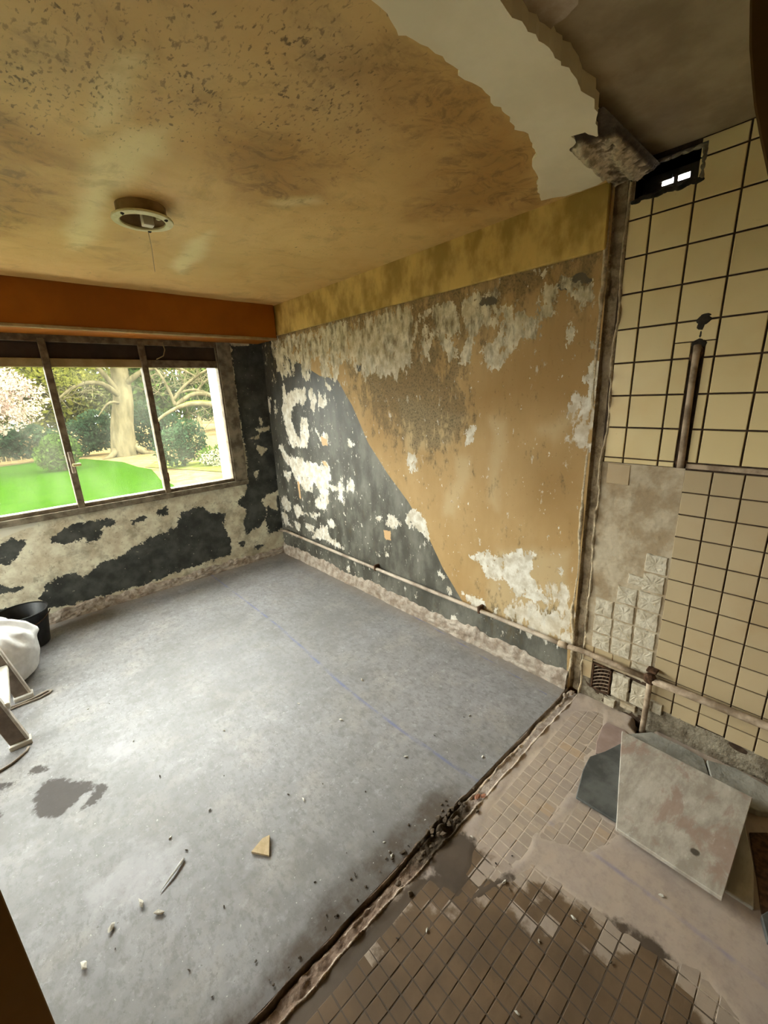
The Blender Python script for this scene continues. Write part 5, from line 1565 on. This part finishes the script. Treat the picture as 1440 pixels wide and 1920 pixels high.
def limb(parent, name, pts, r0, r1, mat='bark', n=7):
    pts = [Vector(p) for p in pts]
    if len(pts) > 2:                       # smooth through the points
        q = []
        for i in range(len(pts) - 1):
            p0, p1, p2, p3 = pts[max(i - 1, 0)], pts[i], pts[i + 1], pts[min(i + 2, len(pts) - 1)]
            for k in range(4):
                t = k / 4
                q.append(0.5 * ((2 * p1) + (p2 - p0) * t + (2 * p0 - 5 * p1 + 4 * p2 - p3) * t * t + (3 * p1 - p0 - 3 * p2 + p3) * t ** 3))
        q.append(pts[-1])
        pts = q
    rs = list(np.linspace(r0, r1, len(pts)))
    return tube(name, pts, rs, M[mat], parent, n)


def twigs(parent, base, tip, n, length, r, seed):
    rr = random.Random(seed)
    base, tip = Vector(base), Vector(tip)
    vs = []
    for k in range(n):
        t = rr.uniform(0.15, 1)
        p = base.lerp(tip, t)
        d = Vector((rr.gauss(0, 1), rr.gauss(0, .4), rr.gauss(0.1, .7))).normalized() * length * rr.uniform(.5, 1.2)
        m = p + d * .5 + Vector((0, 0, rr.uniform(-.1, .15) * length))
        vs.append(tube_vf([p, m, p + d], [r, r * .7, r * .3], 4))
    v, f = join(vs)
    return link('twigs', mesh_np('twigs', v, f), M['bark'], parent)


def tree(name, label, base, trunk, blobs, n, size, mat, seed, limbs=(), group='trees beyond the lawn', cat='tree'):
    e = empty(name, base)
    tag(e, label, cat, group)
    if trunk:
        limb(e, 'trunk', trunk[0], trunk[1], trunk[2], 'bark', 12)
    for pts, r0, r1 in limbs:
        limb(e, 'branch', pts, r0, r1)
    if n:
        o = link('foliage', leaves_me('foliage', blobs, n, size, seed), M[mat], e)
        tag(o, kind='stuff')
    return e


# the big trunk with buttressed foot and arching boughs
big = tree('old_tree', 'big old tree with thick pale trunk behind the lawn', (3.72, 20, GZ), ([(3.62, 20, GZ - .1), (3.68, 20, 0.2), (3.78, 20, 1.0), (3.98, 20, 1.9), (4.1, 20.2, 3.2), (4.2, 20.3, 6.5)], 0.50, 0.26),
           [(2.2, 19.5, 4.6, 2.4, 1.6, 1.7), (4.4, 20.5, 5.2, 2.6, 2.0, 1.8), (1.9, 19.6, 3.1, 1.5, 1.0, .8), (3.2, 21.5, 3.4, 1.6, 1.2, 1.0), (6.2, 20.5, 4.4, 1.9, 1.4, 1.5)], 9000, 0.075, 'leaf_olive', 11,
           [([(3.98, 19.9, 1.9), (3.3, 19.6, 2.5), (2.5, 19.4, 2.45), (1.7, 19.2, 1.9)], .13, .03), ([(3.9, 19.9, 2.1), (3.2, 19.8, 3.2), (2.2, 19.6, 3.6), (1.2, 19.4, 3.2)], .12, .03),
            ([(4.05, 20, 2.4), (4.9, 19.6, 3.0), (6.0, 19.4, 3.1), (7.0, 19.2, 2.5)], .13, .03), ([(4.0, 19.9, 1.7), (3.4, 19.5, 1.8), (2.9, 19.3, 1.3)], .07, .015)])
limb(big, 'root', [(3.45, 19.9, GZ + .35), (3.1, 19.6, GZ + .05), (2.6, 19.2, GZ - .05)], .16, .05)
limb(big, 'root', [(3.95, 19.9, GZ + .35), (4.3, 19.7, GZ + .05), (4.8, 19.5, GZ - .05)], .16, .05)
twigs(big, (3.3, 19.6, 2.5), (1.7, 19.2, 1.9), 40, 0.9, 0.015, 3)
twigs(big, (4.9, 19.6, 3.0), (7.0, 19.2, 2.5), 40, 0.9, 0.015, 4)

# blossoming cherry on the left
ch = tree('cherry_tree', 'cherry tree full of pale pink blossom at the left of the lawn', (-0.7, 18, GZ), ([(-0.9, 18, GZ - .05), (-0.85, 18, 0.6), (-0.7, 18, 1.3)], .12, .07),
          [(-0.5, 18, 2.4, 1.6, 1.2, .95), (0.55, 17.8, 2.05, .95, .8, .75), (0.1, 17.6, 1.5, .8, .7, .5), (-1.9, 18, 2.2, 1.4, 1.1, 1.0), (.75, 17.9, 1.55, .5, .5, .35), (-.2, 18, 1.1, .5, .5, .3)], 8500, 0.05, 'blossom', 12,
          [([(-0.7, 18, 1.2), (-.1, 17.9, 1.8), (.7, 17.8, 2.2)], .05, .015), ([(-0.7, 18, 1.2), (-1.2, 17.9, 1.9), (-1.8, 17.9, 2.5)], .05, .015), ([(-0.7, 18, 1.3), (-.6, 17.9, 2.2), (-.3, 17.8, 2.9)], .05, .015)])
twigs(ch, (-.7, 17.9, 1.4), (.6, 17.7, 2.3), 50, .7, .009, 8)

# right-hand tree with mossy arching bough
rt = tree('mossy_tree', 'bare tree at the right pane with a mossy arching bough', (5.6, 11.2, GZ), ([(5.6, 11.2, GZ - .05), (5.5, 11.2, 1.0), (5.2, 11.4, 2.0), (5.1, 11.6, 4.0)], .28, .12), [], 0, 0, 'leaf_green', 13,
          [([(5.5, 11.1, .8), (4.6, 10.4, 1.3), (3.96, 10, 1.53), (3.66, 10, 1.63), (3.3, 10, 1.655), (2.96, 10, 1.57), (2.6, 10, 1.38), (2.4, 10, 1.15)], .10, .018),
           ([(5.3, 11.5, 1.6), (4.7, 11.9, 1.78), (4.1, 12, 1.9), (3.55, 12, 1.62)], .08, .05), ([(3.55, 12, 1.62), (3.47, 12, 1.96), (3.3, 12, 2.42), (3.0, 12, 2.8)], .05, .02), ([(3.52, 12, 1.75), (3.84, 12, 2.09), (4.3, 12, 2.4), (4.69, 12, 2.6)], .045, .025),
           ([(4.1, 12, 1.9), (4.4, 12, 2.2), (4.9, 12, 2.5)], .03, .02), ([(3.6, 12, 1.9), (4.1, 12, 2.0), (4.7, 12, 1.78)], .03, .04)])
limb(rt, 'moss', [(4.3, 10.2, 1.46), (3.96, 10, 1.575), (3.66, 10, 1.672), (3.3, 10, 1.692), (2.98, 10, 1.60)], .055, .02, 'moss')
for k, (a_, b_) in enumerate([((3.5, 12, 1.9), (4.8, 12, 2.6)), ((3.3, 12, 1.7), (3.0, 12, 2.7)), ((3.7, 12, 2.2), (5.0, 12, 2.2)), ((3.0, 10, 1.5), (4.4, 10.2, 1.3))]):
    twigs(rt, a_, b_, 26, .7, .008, 20 + k)

SH = 'shrubs along the garden border'
tree('shrub', 'bushy light green shrub at the left end of the border', (1.35, 17.2, GZ), ([(1.35, 17.2, GZ), (1.35, 17.2, .3)], .05, .03), [(1.35, 17.2, .35, .55, .5, .62), (1.0, 17.3, .2, .4, .4, .45)], 1500, .07, 'leaf_green', 31, group=SH, cat='shrub')
tree('shrub', 'low dark ivy bank left of the thick trunk', (2.7, 21.5, GZ), None, [(2.4, 21.5, .45, .9, .6, .75), (1.6, 21.8, .3, .7, .5, .6), (3.1, 21.6, .7, .8, .5, .9)], 3200, .085, 'leaf_dark', 32, group=SH, cat='shrub')
tree('shrub', 'dark ivy bank right of the thick trunk', (5.0, 21.2, GZ), None, [(4.9, 21.2, .8, .8, .6, 1.1), (5.7, 21, .5, .8, .6, .8)], 2800, .085, 'leaf_dark', 33, group=SH, cat='shrub')
tree('shrub', 'rounded blue green bush seen through the right pane', (4.2, 14.3, GZ), ([(4.2, 14.3, GZ), (4.2, 14.3, .2)], .05, .03), [(4.0, 14.3, .35, .65, .5, .65), (4.55, 14.5, .5, .55, .5, .7)], 3000, .055, 'leaf_dark', 34, group=SH, cat='shrub')
tree('shrub', 'white flowering plants at the right end of the border', (5.3, 13.2, GZ), None, [(5.0, 13.4, -.05, .6, .4, .28), (5.6, 13.2, .05, .5, .4, .35)], 1200, .04, 'flower', 35, group=SH, cat='shrub')
tree('shrub', 'leafy green ground cover under the white flowers', (5.3, 13.6, GZ), None, [(5.2, 13.7, .0, .9, .4, .35), (5.9, 13.5, .2, .6, .4, .5)], 1600, .055, 'leaf_green', 36, group=SH, cat='shrub')
tree('shrub', 'dark green hedge behind the cherry tree', (-1.5, 20.5, GZ), None, [(-2.5, 21.2, .6, 1.6, .5, .8), (-.6, 21.3, .6, 1.4, .5, .75), (.7, 21.4, .5, 1.0, .5, .7)], 4200, .09, 'leaf_dark', 37, group=SH, cat='shrub')

BT = 'tall trees at the end of the garden'
for k, (x, y, z, r, mt, lb) in enumerate([(-4.5, 30, 4.0, 4.2, 'leaf_pale', 'pale tall tree far behind the cherry blossom'), (1.0, 31, 4.4, 3.6, 'leaf_olive', 'olive tall tree far behind the left of the trunk'),
                                          (5.0, 32, 3.6, 3.8, 'leaf_pale', 'pale tall tree far behind the thick trunk'), (9.5, 30, 3.6, 3.6, 'leaf_green', 'green tall tree far behind the forked boughs'), (14.5, 31, 4.5, 4.4, 'leaf_pale', 'pale tall tree far out at the right pane')]):
    tree('tall_tree', lb, (x, y, GZ), ([(x, y, GZ), (x + .1, y, 2), (x, y, z)], .25, .12), [(x, y, z, r, 1.6, z * .92), (x + r * .5, y + .5, z * .6, r * .6, 1.2, z * .55), (x - r * .5, y + .4, z * .55, r * .6, 1.2, z * .5)], 13000, .15, mt, 50 + k, group=BT)

# low fences
fe = empty('garden_fence', (-1.0, 22.6, GZ))
tag(fe, 'low weathered board fence behind the cherry tree', 'fence')
for k in range(40):
    x = -4.2 + k * 0.155
    box('board', x, x + .14, 22.6, 22.63, GZ, 0.62 + 0.03 * math.sin(k * 1.7), M['fence'], fe, 0.004)
fr = empty('rail_fence', (6.6, 18, GZ))
tag(fr, 'post and rail fence at the right end of the garden', 'fence')
for x in (6.15, 7.5, 8.8):
    box('post', x - .06, x + .06, 17.94, 18.06, GZ, 1.1, M['fence'], fr, 0.01)
for z in (0.35, 0.85):
    box('rail', 6.1, 8.9, 17.97, 18.03, z - .05, z + .05, M['fence'], fr, 0.01)
